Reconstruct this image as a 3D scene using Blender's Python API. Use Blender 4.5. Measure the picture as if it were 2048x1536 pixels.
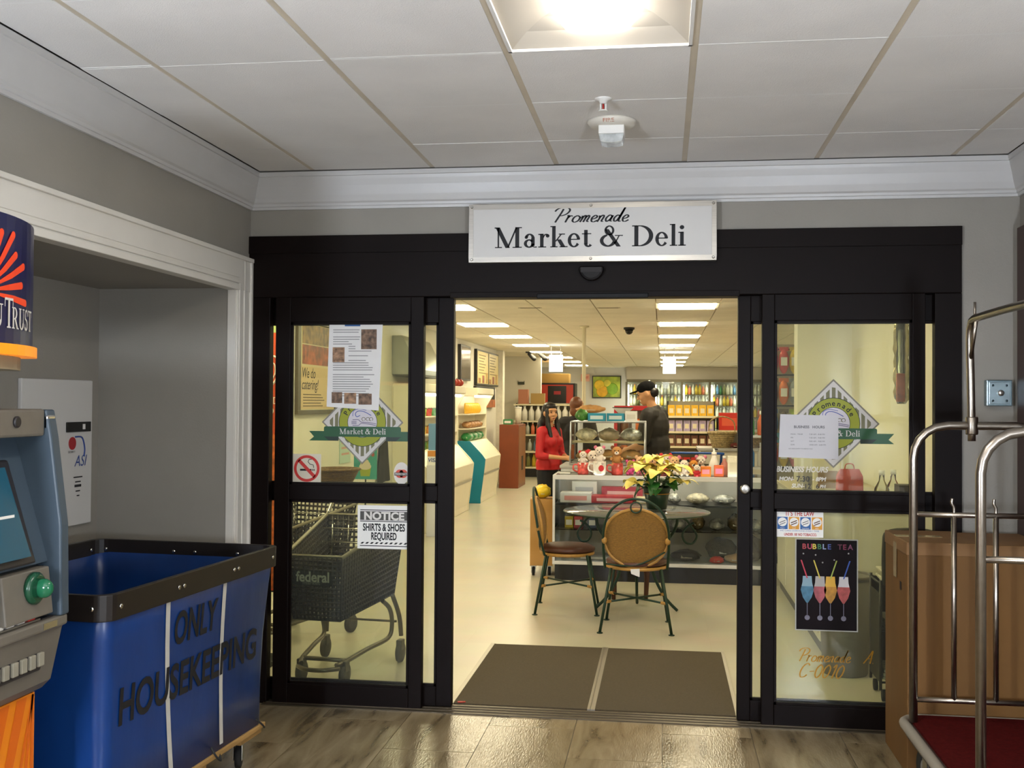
import bpy, bmesh, math, random
from mathutils import Vector, Matrix, Euler
random.seed(7)
PI = math.pi
for o in list(bpy.data.objects): bpy.data.objects.remove(o, do_unlink=True)
scene = bpy.context.scene
COL = scene.collection

# ------------------------------------------------------------------ camera, world, exposure
YAW, PITCH, ROLL = math.radians(7.924), math.radians(0.944), math.radians(0.382)
cam_d = bpy.data.cameras.new('camera'); cam = bpy.data.objects.new('camera', cam_d); COL.objects.link(cam)
F = Vector((-math.sin(YAW)*math.cos(PITCH), math.cos(YAW)*math.cos(PITCH), math.sin(PITCH)))
R0 = Vector((math.cos(YAW), math.sin(YAW), 0)); U0 = R0.cross(F)
R1 = R0*math.cos(ROLL)+U0*math.sin(ROLL); U1 = -R0*math.sin(ROLL)+U0*math.cos(ROLL)
cam.matrix_world = Matrix(((R1.x, U1.x, -F.x, 0), (R1.y, U1.y, -F.y, -5.241), (R1.z, U1.z, -F.z, 1.522), (0, 0, 0, 1)))
cam_d.sensor_width = 36; cam_d.lens = 36*2165.8/2048; cam_d.clip_start = 0.05; cam_d.clip_end = 100
scene.camera = cam
w = bpy.data.worlds.new('world'); scene.world = w; w.use_nodes = True
w.node_tree.nodes['Background'].inputs[0].default_value = (.5, .5, .5, 1)
w.node_tree.nodes['Background'].inputs[1].default_value = 0.02
vs = scene.view_settings
vs.view_transform = 'Standard'; vs.look = 'None'; vs.gamma = 1; vs.use_curve_mapping = False
vs.exposure = 0.75
try:
    scene.cycles.transparent_max_bounces = 32
except Exception: pass
HALL_POWER = 15.0      # emission of the hall troffers
SHOP_POWER = 15.5       # emission of the shop panels
HALL_TINT = (1.0, .94, .85)
SHOP_TINT = (1.0, .88, .60)
FILL_POWER = 320.0  # emission of the added hall fill globes

# ------------------------------------------------------------------ materials
def lin(h):
    if not isinstance(h, str): return h
    c = [int(h[i:i+2], 16)/255 for i in (0, 2, 4)]
    return tuple(x/12.92 if x <= .04045 else ((x+.055)/1.055)**2.4 for x in c)
MATS = {}
def mat(name, col='808080', rough=.5, metal=0, var=0, vscale=8, bump=0, bscale=60, emit=None, es=1, coat=0, stretch=None, spec=.5, trans=0):
    if name in MATS: return MATS[name]
    m = bpy.data.materials.new(name); m.use_nodes = True; MATS[name] = m
    nt = m.node_tree; b = nt.nodes['Principled BSDF']; c = lin(col)
    b.inputs['Base Color'].default_value = (*c, 1); b.inputs['Roughness'].default_value = rough
    b.inputs['Metallic'].default_value = metal; b.inputs['Specular IOR Level'].default_value = spec
    if coat: b.inputs['Coat Weight'].default_value = coat; b.inputs['Coat Roughness'].default_value = .08
    if trans: b.inputs['Transmission Weight'].default_value = trans
    if emit is not None:
        b.inputs['Emission Color'].default_value = (*lin(emit), 1); b.inputs['Emission Strength'].default_value = es
    if var or bump:
        tc = nt.nodes.new('ShaderNodeTexCoord'); mp = nt.nodes.new('ShaderNodeMapping')
        nt.links.new(tc.outputs['Object'], mp.inputs['Vector'])
        if stretch: mp.inputs['Scale'].default_value = stretch
        if var:
            n = nt.nodes.new('ShaderNodeTexNoise'); n.inputs['Scale'].default_value = vscale; n.inputs['Detail'].default_value = 5
            r = nt.nodes.new('ShaderNodeValToRGB')
            r.color_ramp.elements[0].position = .3; r.color_ramp.elements[1].position = .7
            r.color_ramp.elements[0].color = (*[x*(1-var) for x in c], 1)
            r.color_ramp.elements[1].color = (*[min(1, x*(1+var)) for x in c], 1)
            nt.links.new(mp.outputs[0], n.inputs['Vector']); nt.links.new(n.outputs['Fac'], r.inputs[0]); nt.links.new(r.outputs[0], b.inputs['Base Color'])
        if bump:
            n2 = nt.nodes.new('ShaderNodeTexNoise'); n2.inputs['Scale'].default_value = bscale; n2.inputs['Detail'].default_value = 4
            bp = nt.nodes.new('ShaderNodeBump'); bp.inputs['Strength'].default_value = bump; bp.inputs['Distance'].default_value = .01
            nt.links.new(mp.outputs[0], n2.inputs['Vector']); nt.links.new(n2.outputs['Fac'], bp.inputs['Height']); nt.links.new(bp.outputs[0], b.inputs['Normal'])
    return m
def glass(name, tint=(.95, .97, .95), rough=.01, ior=1.45, haze=0):
    m = bpy.data.materials.new(name); m.use_nodes = True; MATS[name] = m; nt = m.node_tree; nt.nodes.clear()
    o = nt.nodes.new('ShaderNodeOutputMaterial'); mx = nt.nodes.new('ShaderNodeMixShader'); t = nt.nodes.new('ShaderNodeBsdfTransparent')
    g = nt.nodes.new('ShaderNodeBsdfGlossy'); f = nt.nodes.new('ShaderNodeFresnel')
    t.inputs[0].default_value = (*tint, 1); g.inputs['Roughness'].default_value = rough; f.inputs[0].default_value = ior
    src = t.outputs[0]
    if haze:
        d = nt.nodes.new('ShaderNodeBsdfDiffuse'); d.inputs[0].default_value = (.8, .8, .8, 1); m2 = nt.nodes.new('ShaderNodeMixShader')
        m2.inputs[0].default_value = haze; nt.links.new(t.outputs[0], m2.inputs[1]); nt.links.new(d.outputs[0], m2.inputs[2]); src = m2.outputs[0]
    nt.links.new(f.outputs[0], mx.inputs[0]); nt.links.new(src, mx.inputs[1]); nt.links.new(g.outputs[0], mx.inputs[2]); nt.links.new(mx.outputs[0], o.inputs[0])
    return m

# ------------------------------------------------------------------ mesh collector
class G:
    def __init__(s): s.v = []; s.f = []; s.m = []; s.s = []
    def _add(s, vs, fs, mi=0, sm=False):
        o = len(s.v); s.v += [tuple(v) for v in vs]
        for f in fs: s.f.append(tuple(i+o for i in f)); s.m.append(mi); s.s.append(sm)
        return s
    def box(s, x0, x1, y0, y1, z0, z1, mi=0):
        return s._add([(x0,y0,z0),(x1,y0,z0),(x1,y1,z0),(x0,y1,z0),(x0,y0,z1),(x1,y0,z1),(x1,y1,z1),(x0,y1,z1)],
                      [(0,3,2,1),(4,5,6,7),(0,1,5,4),(1,2,6,5),(2,3,7,6),(3,0,4,7)], mi)
    def cbox(s, c, d, mi=0, rot=None):
        n = len(s.v); s.box(-d[0]/2, d[0]/2, -d[1]/2, d[1]/2, -d[2]/2, d[2]/2, mi)
        return s.xf(Matrix.Translation(c) @ (Euler(rot).to_matrix().to_4x4() if rot else Matrix()), n)
    def xf(s, M, n=0):
        for i in range(n, len(s.v)): s.v[i] = tuple(M @ Vector(s.v[i]))
        return s
    def poly(s, pts, mi=0): return s._add(pts, [tuple(range(len(pts)))], mi)
    def prism(s, p2, plane, w0, w1, mi=0, sm=False):
        def P(u, v, w): return {'xy': (u, v, w), 'xz': (u, w, v), 'yz': (w, u, v)}[plane]
        n = len(p2); vs = [P(u, v, w0) for u, v in p2]+[P(u, v, w1) for u, v in p2]
        s._add(vs, [tuple(range(n-1, -1, -1)), tuple(range(n, 2*n))], mi)
        o = len(s.v)-2*n
        for i in range(n):
            s.f.append((o+i, o+(i+1) % n, o+n+(i+1) % n, o+n+i)); s.m.append(mi); s.s.append(sm)
        return s
    def tube(s, pts, r, seg=8, closed=False, mi=0, caps=True):
        pts = [Vector(p) for p in pts]; n = len(pts); rr = r if isinstance(r, (list, tuple)) else [r]*n
        o = len(s.v); up = None
        for i, p in enumerate(pts):
            if closed: t = pts[(i+1) % n]-pts[i-1]
            else: t = pts[min(i+1, n-1)]-pts[max(i-1, 0)]
            t = t.normalized() if t.length > 1e-9 else Vector((0, 0, 1))
            if up is None: up = Vector((0, 0, 1)) if abs(t.z) < .9 else Vector((1, 0, 0))
            a = t.cross(up)
            if a.length < 1e-5: a = t.orthogonal()
            a.normalize(); b = a.cross(t).normalized(); up = b
            for k in range(seg):
                q = 2*PI*k/seg; s.v.append(tuple(p+(a*math.cos(q)+b*math.sin(q))*rr[i]))
        for i in range(n if closed else n-1):
            j = (i+1) % n
            for k in range(seg):
                l = (k+1) % seg; s.f.append((o+i*seg+k, o+i*seg+l, o+j*seg+l, o+j*seg+k)); s.m.append(mi); s.s.append(True)
        if caps and not closed:
            s.f.append(tuple(o+k for k in range(seg))); s.m.append(mi); s.s.append(False)
            s.f.append(tuple(o+(n-1)*seg+k for k in range(seg-1, -1, -1))); s.m.append(mi); s.s.append(False)
        return s
    def lathe(s, prof, c=(0, 0, 0), seg=16, mi=0, sm=True, axis=None):
        o = len(s.v); n = len(prof)
        for r, z in prof:
            for k in range(seg):
                a = 2*PI*k/seg; s.v.append((r*math.cos(a), r*math.sin(a), z))
        for i in range(n-1):
            for k in range(seg):
                l = (k+1) % seg; s.f.append((o+i*seg+k, o+i*seg+l, o+(i+1)*seg+l, o+(i+1)*seg+k)); s.m.append(mi); s.s.append(sm)
        for i in (0, n-1):
            if prof[i][0] > 1e-4: s.f.append(tuple(o+i*seg+k for k in range(seg))); s.m.append(mi); s.s.append(False)
        M = Matrix.Translation(c)
        if axis is not None: M = M @ Vector((0, 0, 1)).rotation_difference(Vector(axis)).to_matrix().to_4x4()
        return s.xf(M, o)
    def ell(s, c, r, rot=None, seg=12, rings=8, mi=0):
        o = len(s.v); r = r if isinstance(r, (tuple, list)) else (r, r, r)
        for i in range(rings+1):
            t = PI*i/rings
            for k in range(seg):
                a = 2*PI*k/seg; s.v.append((r[0]*math.sin(t)*math.cos(a), r[1]*math.sin(t)*math.sin(a), r[2]*math.cos(t)))
        for i in range(rings):
            for k in range(seg):
                l = (k+1) % seg; s.f.append((o+i*seg+k, o+(i+1)*seg+k, o+(i+1)*seg+l, o+i*seg+l)); s.m.append(mi); s.s.append(True)
        return s.xf(Matrix.Translation(c) @ (Euler(rot).to_matrix().to_4x4() if rot else Matrix()), o)
    def cap(s, p, q, r1, r2=None, seg=10, mi=0):
        r2 = r1 if r2 is None else r2; p = Vector(p); q = Vector(q); d = (q-p)
        L = d.length; d.normalize()
        pts = []; rs = []
        for a in (-90, -60, -30, 0): pts.append(p+d*r1*math.sin(math.radians(a))); rs.append(max(1e-4, r1*math.cos(math.radians(a))))
        for a in (0, 30, 60, 90): pts.append(q+d*r2*math.sin(math.radians(a))); rs.append(max(1e-4, r2*math.cos(math.radians(a))))
        return s.tube(pts, rs, seg, mi=mi)
    def arc(s, cx, cz, rx, rz, a0, a1, w, y=0, n=24, mi=0, wv=None):
        """flat ring sector in the xz plane; w thickness at the sides, wv at top and bottom"""
        wv = w if wv is None else wv; vs = []
        for i in range(n+1):
            a = math.radians(a0+(a1-a0)*i/n); c, d = math.cos(a), math.sin(a); t = wv+(w-wv)*abs(c)
            vs += [(cx+rx*c, y, cz+rz*d), (cx+(rx-t)*c, y, cz+(rz-t)*d)]
        return s._add(vs, [(2*i, 2*i+2, 2*i+3, 2*i+1) for i in range(n)], mi)
    def mesh(s, name, mats, merge=True):
        me = bpy.data.meshes.new(name); me.from_pydata(s.v, [], s.f)
        for m in (mats if isinstance(mats, (list, tuple)) else [mats]): me.materials.append(m)
        for p, mi, sm in zip(me.polygons, s.m, s.s): p.material_index = mi; p.use_smooth = sm
        bm = bmesh.new(); bm.from_mesh(me)
        bmesh.ops.remove_doubles(bm, verts=bm.verts, dist=1e-6)
        bmesh.ops.recalc_face_normals(bm, faces=bm.faces); bm.to_mesh(me); bm.free()
        return me
    def build(s, name, mats, parent=None, bev=0, loc=None, rot=None, solid=0, sub=0):
        return place(name, s.mesh(name, mats), parent, loc, rot, bev, sub)
def place(name, me, parent=None, loc=None, rot=None, bev=0, sub=0):
    o = bpy.data.objects.new(name, me); COL.objects.link(o); o.parent = parent
    if loc: o.location = loc
    if rot: o.rotation_euler = rot
    if bev:
        b = o.modifiers.new('bevel', 'BEVEL'); b.width = bev; b.segments = 2; b.limit_method = 'ANGLE'; b.angle_limit = math.radians(40)
    if sub:
        b = o.modifiers.new('sub', 'SUBSURF'); b.levels = sub; b.render_levels = sub
    return o
def tag(o, label, cat, group=None):
    o['label'] = label; o['category'] = cat
    if group: o['group'] = group
    return o
def thing(name, label, cat, loc=(0, 0, 0), rz=0, group=None):
    o = bpy.data.objects.new(name, None); o.empty_display_size = .1; COL.objects.link(o); o.location = loc; o.rotation_euler = (0, 0, rz)
    return tag(o, label, cat, group)
def struct(o): o['kind'] = 'structure'; return o
def sroot(name, loc=(0, 0, 0)):
    o = bpy.data.objects.new(name, None); o.empty_display_size = .1; COL.objects.link(o); o.location = loc; return struct(o)
def dup(root, loc, rz=None, label=None, group=None, scale=None):
    def cp(o, par):
        c = o.copy(); COL.objects.link(c); c.parent = par
        for ch in list(o.children): cp(ch, c)
        return c
    kids = list(root.children); r = root.copy(); COL.objects.link(r); r.location = loc
    if rz is not None: r.rotation_euler = (0, 0, rz)
    if scale: r.scale = (scale, scale, scale)
    if label: r['label'] = label
    if group: r['group'] = group
    for k in kids: cp(k, r)
    return r
def smooth(pts, n=6, closed=False):
    P = [Vector(p) for p in pts]; out = []; N = len(P)
    rng = range(N if closed else N-1)
    for i in rng:
        p0 = P[(i-1) % N] if closed or i > 0 else P[0]; p1 = P[i]; p2 = P[(i+1) % N]; p3 = P[(i+2) % N] if closed or i+2 < N else P[-1]
        for k in range(n):
            t = k/n; out.append(.5*((2*p1)+(-p0+p2)*t+(2*p0-5*p1+4*p2-p3)*t*t+(-p0+3*p1-3*p2+p3)*t**3))
    if not closed: out.append(P[-1])
    return out
def rrect(x0, x1, y0, y1, r, n=4):
    out = []
    for cx, cy, a in ((x1-r, y0+r, -90), (x1-r, y1-r, 0), (x0+r, y1-r, 90), (x0+r, y0+r, 180)):
        for i in range(n+1): q = math.radians(a+90*i/n); out.append((cx+r*math.cos(q), cy+r*math.sin(q)))
    return out
# text: built-in font turned into flat mesh, standing in the xz plane and read from -y
def text_mesh(s, size, shear=0, bold=0, ext=0, width=None, align='LEFT'):
    c = bpy.data.curves.new('t', 'FONT'); c.body = s; c.size = size; c.shear = shear; c.offset = bold; c.extrude = ext; c.align_x = align
    c.resolution_u = 4
    o = bpy.data.objects.new('t', c); COL.objects.link(o)
    bpy.context.view_layer.update(); dg = bpy.context.evaluated_depsgraph_get()
    me = bpy.data.meshes.new_from_object(o.evaluated_get(dg)); bpy.data.objects.remove(o, do_unlink=True)
    if width and len(me.vertices):
        xs = [v.co.x for v in me.vertices]; k = width/(max(xs)-min(xs)); x0 = min(xs)
        for v in me.vertices: v.co.x = (v.co.x-x0)*k if align == 'LEFT' else v.co.x*k
    return me
def text(s, size, m, parent, loc, rot=(PI/2, 0, 0), name='lettering', **k):
    me = text_mesh(s, size, **k); me.materials.clear(); me.materials.append(m); me.name = name
    return place(name, me, parent, loc, rot)
# ------------------------------------------------------------------ shared materials
wall_m = mat('grey_paint', '8f8a81', .7, var=.04, vscale=3, bump=.08, bscale=120)
trim_m = mat('white_trim_paint', 'd9d5cc', .45, var=.03, vscale=4)
crown_m = mat('crown_paint', 'bdbbb8', .35, var=.02)
tile_m = mat('ceiling_tile', 'e4e1dd', .85, var=.05, vscale=2.5, bump=.25, bscale=220)
tee_m = mat('ceiling_tee', 'c9bda8', .5, var=.06, vscale=6)
tee_w = mat('ceiling_tee_white', 'e2e0dc', .45)
gap_m = mat('shadow_gap', '2a2826', .9)
bronze = mat('dark_bronze', '0e0604', .5, spec=.12, var=.12, vscale=12)
pane_m = glass('door_glass', (.93, .95, .90), haze=.012)
clear_m = glass('case_glass', (.95, .97, .96))
shopwall = mat('cream_wall', 'e3dfd0', .6, var=.03, vscale=2)
shopwall2 = mat('lilac_grey_wall', 'c9c4bb', .6, var=.03, vscale=2)
shopceil = mat('shop_ceiling_tile', 'efe8d6', .85, var=.05, vscale=2.5, bump=.2, bscale=200)
shopline = mat('shop_ceiling_line', 'a8987a', .7)
black = mat('black', '0c0b0a', .5); white = mat('white', 'e8e6e0', .5); paper = mat('paper', 'd9d7d4', .8, var=.03, vscale=12)
ink = mat('black_ink', '15161a', .7); chrome = mat('chrome', 'c9c7c2', .18, metal=1); steel = mat('brushed_steel', 'a9a69f', .32, metal=1, var=.1, vscale=30)
rubber = mat('rubber', '1b1a19', .8)

def floor_mat():
    m = bpy.data.materials.new('streaked_stone_tile'); m.use_nodes = True; nt = m.node_tree; b = nt.nodes['Principled BSDF']
    tc = nt.nodes.new('ShaderNodeTexCoord'); oi = nt.nodes.new('ShaderNodeObjectInfo'); mp = nt.nodes.new('ShaderNodeMapping')
    ad = nt.nodes.new('ShaderNodeVectorMath'); ad.operation = 'ADD'
    sc = nt.nodes.new('ShaderNodeVectorMath'); sc.operation = 'SCALE'; sc.inputs['Scale'].default_value = 31.7
    cb = nt.nodes.new('ShaderNodeCombineXYZ')
    nt.links.new(oi.outputs['Random'], cb.inputs[0]); nt.links.new(oi.outputs['Random'], cb.inputs[1]); nt.links.new(cb.outputs[0], sc.inputs[0])
    nt.links.new(tc.outputs['Object'], mp.inputs[0]); mp.inputs['Rotation'].default_value = (0, 0, .22); mp.inputs['Scale'].default_value = (7, 1.3, 1)
    nt.links.new(mp.outputs[0], ad.inputs[0]); nt.links.new(sc.outputs[0], ad.inputs[1])
    n = nt.nodes.new('ShaderNodeTexNoise'); n.inputs['Scale'].default_value = 1.5; n.inputs['Detail'].default_value = 7; n.inputs['Distortion'].default_value = .9
    r = nt.nodes.new('ShaderNodeValToRGB'); e = r.color_ramp.elements
    e[0].position = .32; e[0].color = (*lin('5c4f3a'), 1); e[1].position = .66; e[1].color = (*lin('908167'), 1)
    x = e.new(.44); x.color = (*lin('796b52'), 1)
    nt.links.new(ad.outputs[0], n.inputs['Vector']); nt.links.new(n.outputs['Fac'], r.inputs[0]); nt.links.new(r.outputs[0], b.inputs['Base Color'])
    n2 = nt.nodes.new('ShaderNodeTexNoise'); n2.inputs['Scale'].default_value = 22; n2.inputs['Detail'].default_value = 2
    bp = nt.nodes.new('ShaderNodeBump'); bp.inputs['Strength'].default_value = .12; bp.inputs['Distance'].default_value = .01
    nt.links.new(ad.outputs[0], n2.inputs['Vector']); nt.links.new(n2.outputs['Fac'], bp.inputs['Height']); nt.links.new(bp.outputs[0], b.inputs['Normal'])
    b.inputs['Roughness'].default_value = .16
    return m
stone = floor_mat()
def shopfloor_mat():
    m = bpy.data.materials.new('cream_vinyl_floor'); m.use_nodes = True; nt = m.node_tree; b = nt.nodes['Principled BSDF']
    tc = nt.nodes.new('ShaderNodeTexCoord'); n = nt.nodes.new('ShaderNodeTexNoise'); n.inputs['Scale'].default_value = 3; n.inputs['Detail'].default_value = 6
    br = nt.nodes.new('ShaderNodeTexBrick'); br.offset = 0; br.inputs['Scale'].default_value = 1; br.inputs['Brick Width'].default_value = .305; br.inputs['Row Height'].default_value = .305
    br.inputs['Mortar Size'].default_value = .0012; br.inputs['Color1'].default_value = (*lin('c3bca6'), 1); br.inputs['Color2'].default_value = (*lin('beb7a1'), 1); br.inputs['Mortar'].default_value = (*lin('bdb295'), 1)
    mx = nt.nodes.new('ShaderNodeMix'); mx.data_type = 'RGBA'; mx.blend_type = 'MULTIPLY'; mx.inputs[0].default_value = .18
    nt.links.new(tc.outputs['Object'], br.inputs['Vector']); nt.links.new(tc.outputs['Object'], n.inputs['Vector'])
    nt.links.new(br.outputs['Color'], mx.inputs[6]); nt.links.new(n.outputs['Color'], mx.inputs[7]); nt.links.new(mx.outputs[2], b.inputs['Base Color'])
    b.inputs['Roughness'].default_value = .28; b.inputs['Specular IOR Level'].default_value = .35
    n2 = nt.nodes.new('ShaderNodeTexNoise'); n2.inputs['Scale'].default_value = 9
    bp = nt.nodes.new('ShaderNodeBump'); bp.inputs['Strength'].default_value = .05; bp.inputs['Distance'].default_value = .01
    nt.links.new(tc.outputs['Object'], n2.inputs['Vector']); nt.links.new(n2.outputs['Fac'], bp.inputs['Height']); nt.links.new(bp.outputs[0], b.inputs['Normal'])
    return m
shopfloor = shopfloor_mat()

# ------------------------------------------------------------------ hall shell
CEIL = 2.67; LW = -2.08; RW = 1.63
floor = struct(G().box(-2.9, 1.75, -9, .0, -.1, -.006).build('floor', mat('tile_grout', '6c6457', .8)))
tw, td = .405, .81
for k in range(11):
    x0 = -2.83+k*tw
    for j in range(12):
        y1 = -.0-(j*td)+(td/2 if k % 2 else 0)+.22; y0 = y1-td
        a, b_ = max(y0, -9), min(y1, -.002)
        if b_-a < .03: continue
        if a < -3.3: continue
        G().box(x0+.0015, min(x0+tw-.0015, 1.7), a+.0015, b_-.0015, -.02, 0).build('floor_tile', stone, floor)
G().box(-2.9, 1.75, -9, -3.3, -.02, 0).build('rear_paving', stone, floor)

wl = G()
wl.box(LW-.1, LW, -9, .2, 2.07, CEIL+.1).box(LW-.1, LW, -.19, .2, 0, 2.07).box(LW-.1, LW, -9, -3.7, 0, 2.07)
wl.box(-2.88, -2.78, -3.8, -.09, 0, 2.17).box(-2.78, LW-.1, -.19, -.09, 0, 2.17).box(-2.78, LW-.1, -3.8, -3.7, 0, 2.17).box(-2.78, LW-.1, -3.7, -.19, 2.07, 2.17)
struct(wl.build('wall_left', wall_m))
struct(G().box(LW, RW, .02, .2, 2.35, CEIL+.1).box(1.37, RW, .02, .2, 0, 2.35).build('wall_front', wall_m))
struct(G().box(RW, RW+.1, -9, .2, 0, CEIL+.1).build('wall_right', wall_m))
struct(G().box(-2.2, 1.75, -9.1, -9, 0, CEIL+.1).build('wall_back', wall_m))
# crown mouldings
def crown(name, pts, inward):
    """pts: run of the wall line; profile (projection, height below ceiling)"""
    prof = [(0, .185), (.012, .185), (.014, .172), (.02, .17), (.022, .158), (.03, .15), (.04, .12), (.052, .075), (.062, .045), (.066, .03), (.072, .028), (.074, .006), (0, .006)]
    g = G(); n = len(prof)
    vs = []
    for (px, py) in pts:
        for d, h in prof: vs.append((px, py, d, h))
    out = []
    for i, (px, py, d, h) in enumerate(vs):
        dx, dy = inward[i//n]; out.append((px+dx*d, py+dy*d, CEIL-h))
    fs = []
    for i in range(len(pts)-1):
        for k in range(n): l = (k+1) % n; fs.append((i*n+k, i*n+l, (i+1)*n+l, (i+1)*n+k))
    g._add(out, fs)
    return struct(g.build(name, crown_m))
crown('trim_crown', [(LW, -9), (LW, .02), (RW, .02), (RW, -9)], [(1, 0), (1, -1), (-1, -1), (-1, 0)])
# alcove casing
g = G().box(LW-.03, LW+.018, -3.7, -.006, 2.064, 2.235).box(LW, LW+.03, -9, .0, 2.215, 2.235).box(LW, LW+.026, -3.62, -.175, 2.095, 2.113).box(LW, LW+.022, -3.62, -.165, 2.122, 2.128).box(LW-.03, LW+.03, -3.62, -.185, 2.060, 2.088)
struct(g.build('trim_alcove_head', trim_m, bev=.003))
g = G().box(LW-.03, LW+.014, -.196, -.002, 0, 2.10).box(LW, LW+.026, -.024, -.001, 0, 2.235).box(LW, LW+.024, -.17, -.155, 0, 2.10).box(LW, LW+.02, -.188, -.178, 0, 2.09).box(LW, LW+.02, -.098, -.09, .0, 2.22)
struct(g.build('trim_alcove_jamb', trim_m, bev=.003))
struct(G().box(RW-.035, RW, -1.15, -.05, 0, 2.33).build('door_3', mat('brown_door', '3a211b', .45), bev=.004))
# ceiling with lay-in tiles
ceiling = struct(G().box(-2.2, 1.75, -9, .2, CEIL+.14, CEIL+.2).build('ceiling', gap_m))
GX = [-1.1229+.61*k for k in range(-2, 6)]; GY = [-1.738+.61*k for k in range(-12, 4)]
FIX = [(-.513, .097, -2.958, -1.738), (-.513, .097, -6.008, -4.788), (-.513, .097, -8.448, -7.228)]
XL, XR, YF = LW+.062, RW-.062, -.048
for j in range(len(GY)-1):
    y0, y1 = GY[j], min(GY[j+1], YF)
    if y0 < -9: continue
    for i in range(-1, len(GX)):
        x0 = XL if i < 0 else max(GX[i], XL); x1 = GX[0] if i < 0 else (GX[i+1] if i+1 < len(GX) else XR)
        x1 = min(x1, XR)
        if x1-x0 < .05: continue
        cx, cy = (x0+x1)/2, (y0+y1)/2
        if any(a < cx < b and c < cy < d for a, b, c, d in FIX): continue
        if j < 7: continue
        dz = random.uniform(-.002, .001)
        t = G().box(x0+.012, x1-.012, y0+.005, y1-.005, CEIL+dz, CEIL+.015)
        t.build('ceiling_tile', tile_m, ceiling)
rear = G()
for j in range(7):
    for i in range(len(GX)-1):
        if GY[j] < -9: continue
        cx, cy = GX[i]+.3, GY[j]+.3
        if any(a < cx < b and c < cy < d for a, b, c, d in FIX): continue
        rear.box(max(GX[i], XL)+.012, min(GX[i+1], XR)-.012, GY[j]+.005, GY[j+1]-.005, CEIL, CEIL+.015)
o = rear.build('rear_ceiling_tiles', tile_m, ceiling); o['kind'] = 'stuff'
for x in GX:
    if XL < x < XR: G().box(x-.012, x+.012, -9, YF, CEIL+.002, CEIL+.02).build('grid_tee', tee_m, ceiling)
for j, y in enumerate(GY):
    if y > YF-.05 or y < -9: continue
    for i in range(-1, len(GX)):
        x0 = XL if i < 0 else max(GX[i], XL); x1 = GX[0] if i < 0 else (GX[i+1] if i+1 < len(GX) else XR)
        x1 = min(x1, XR)
        if x1-x0 < .05 or any(a+.1 < (x0+x1)/2 < b and c+.05 < y < d-.05 for a, b, c, d in FIX): continue
        G().box(x0+.012, x1-.012, y-.007, y+.007, CEIL-.001, CEIL+.012).build('cross_tee', tee_w, ceiling)
# hall light troffers
lamp_m = mat('hall_lamp_diffuser', 'ffffff', .5, emit=HALL_TINT, es=HALL_POWER)
refl_m = mat('troffer_reflector', '9a948a', .45)
def troffer(x0, x1, y0, y1, label):
    t = thing('ceiling_light', label, 'light', ((x0+x1)/2, (y0+y1)/2, CEIL), 0, 'hall ceiling lights')
    hx, hy = (x1-x0)/2-.014, (y1-y0)/2-.008
    g = G(); c = .115; e = .16; zt = .085
    for s in (-1, 1):
        pts = [(s*hx, 0), (s*(hx-.06), .045), (s*(hx-.12), .072), (s*c, zt)]
        for k in range(3):
            (a, za), (b, zb) = pts[k], pts[k+1]
            ya = hy-e*k/3; yb = hy-e*(k+1)/3
            g._add([(a, -ya, za), (a, ya, za), (b, yb, zb), (b, -yb, zb)], [(0, 1, 2, 3)], 0, True)
            g._add([(a, s*0+ya, za), (-a, ya, za), (-b, yb, zb), (b, yb, zb)], [(0, 1, 2, 3)]) if s == 1 else None
            g._add([(a, -ya, za), (-a, -ya, za), (-b, -yb, zb), (b, -yb, zb)], [(0, 1, 2, 3)]) if s == 1 else None
    g.box(-hx, hx, -hy, hy, .088, .093)
    g.build('reflector', refl_m, t)
    f = G()
    for s in (-1, 1): f.box(s*hx-.006, s*hx+.006, -hy-.006, hy+.006, -.004, .006).box(-hx-.006, hx+.006, s*hy-.005, s*hy+.005, -.004, .006)
    f.build('frame', tee_w, t)
    d = G(); L = hy-e*.55
    pr = [(-c, .085), (-c, .05), (-c*.85, .03), (c*.85, .03), (c, .05), (c, .085)]
    d.prism([(u, v) for u, v in pr], 'xz', -L, L, 0, True)
    d.build('diffuser', lamp_m, t)
    return t
troffer(*FIX[0], 'recessed hall light with curved white reflectors above the shop entrance')
troffer(*FIX[1], 'added unseen recessed hall light further back in the hall, second from the shop entrance')  # this and the next are added out of view, for frontal light
troffer(*FIX[2], 'added unseen recessed hall light at the back of the hall, third from the shop entrance')
# sprinkler and strobe
t = thing('sprinkler', 'small white fire sprinkler head with red bulb in ceiling', 'sprinkler', (-.227, -1.16, CEIL))
G().lathe([(.033, .0), (.033, -.004), (.018, -.008), (.012, -.02)]).build('escutcheon', white, t)
G().box(-.012, -.008, -.004, .004, -.045, -.015).box(.008, .012, -.004, .004, -.045, -.015).lathe([(.018, -.045), (.018, -.049)], seg=12).build('frame', white, t)
G().lathe([(.003, -.042), (.004, -.03), (.003, -.018)], seg=8).build('bulb', mat('red_bulb', 'a01c18', .2), t)
t = thing('fire_strobe', 'white ceiling fire strobe with clear lens marked FIRE', 'alarm', (-.21, -.83, CEIL))
G().lathe([(.098, 0), (.1, -.008), (.09, -.022), (.07, -.028), (.0, -.03)], seg=32).build('base', mat('strobe_white', 'd9d3c6', .5), t)
G().box(-.052, .052, -.05, .05, -.062, -.026).build('housing', white, t, bev=.004)
G().prism([(-.052, -.062), (.052, -.062), (.044, -.092), (.02, -.098), (-.02, -.098), (-.044, -.092)], 'xz', -.045, .045).build('lens', mat('strobe_lens', 'cfd4d4', .08, metal=.35, var=.3, vscale=40), t, bev=.003)
text('FIRE', .026, mat('faded_red', 'b06a50', .7), t, (-.033, -.085, -.0245), rot=(PI*.93, 0, 0)).rotation_euler = (math.radians(140), 0, 0)

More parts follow.
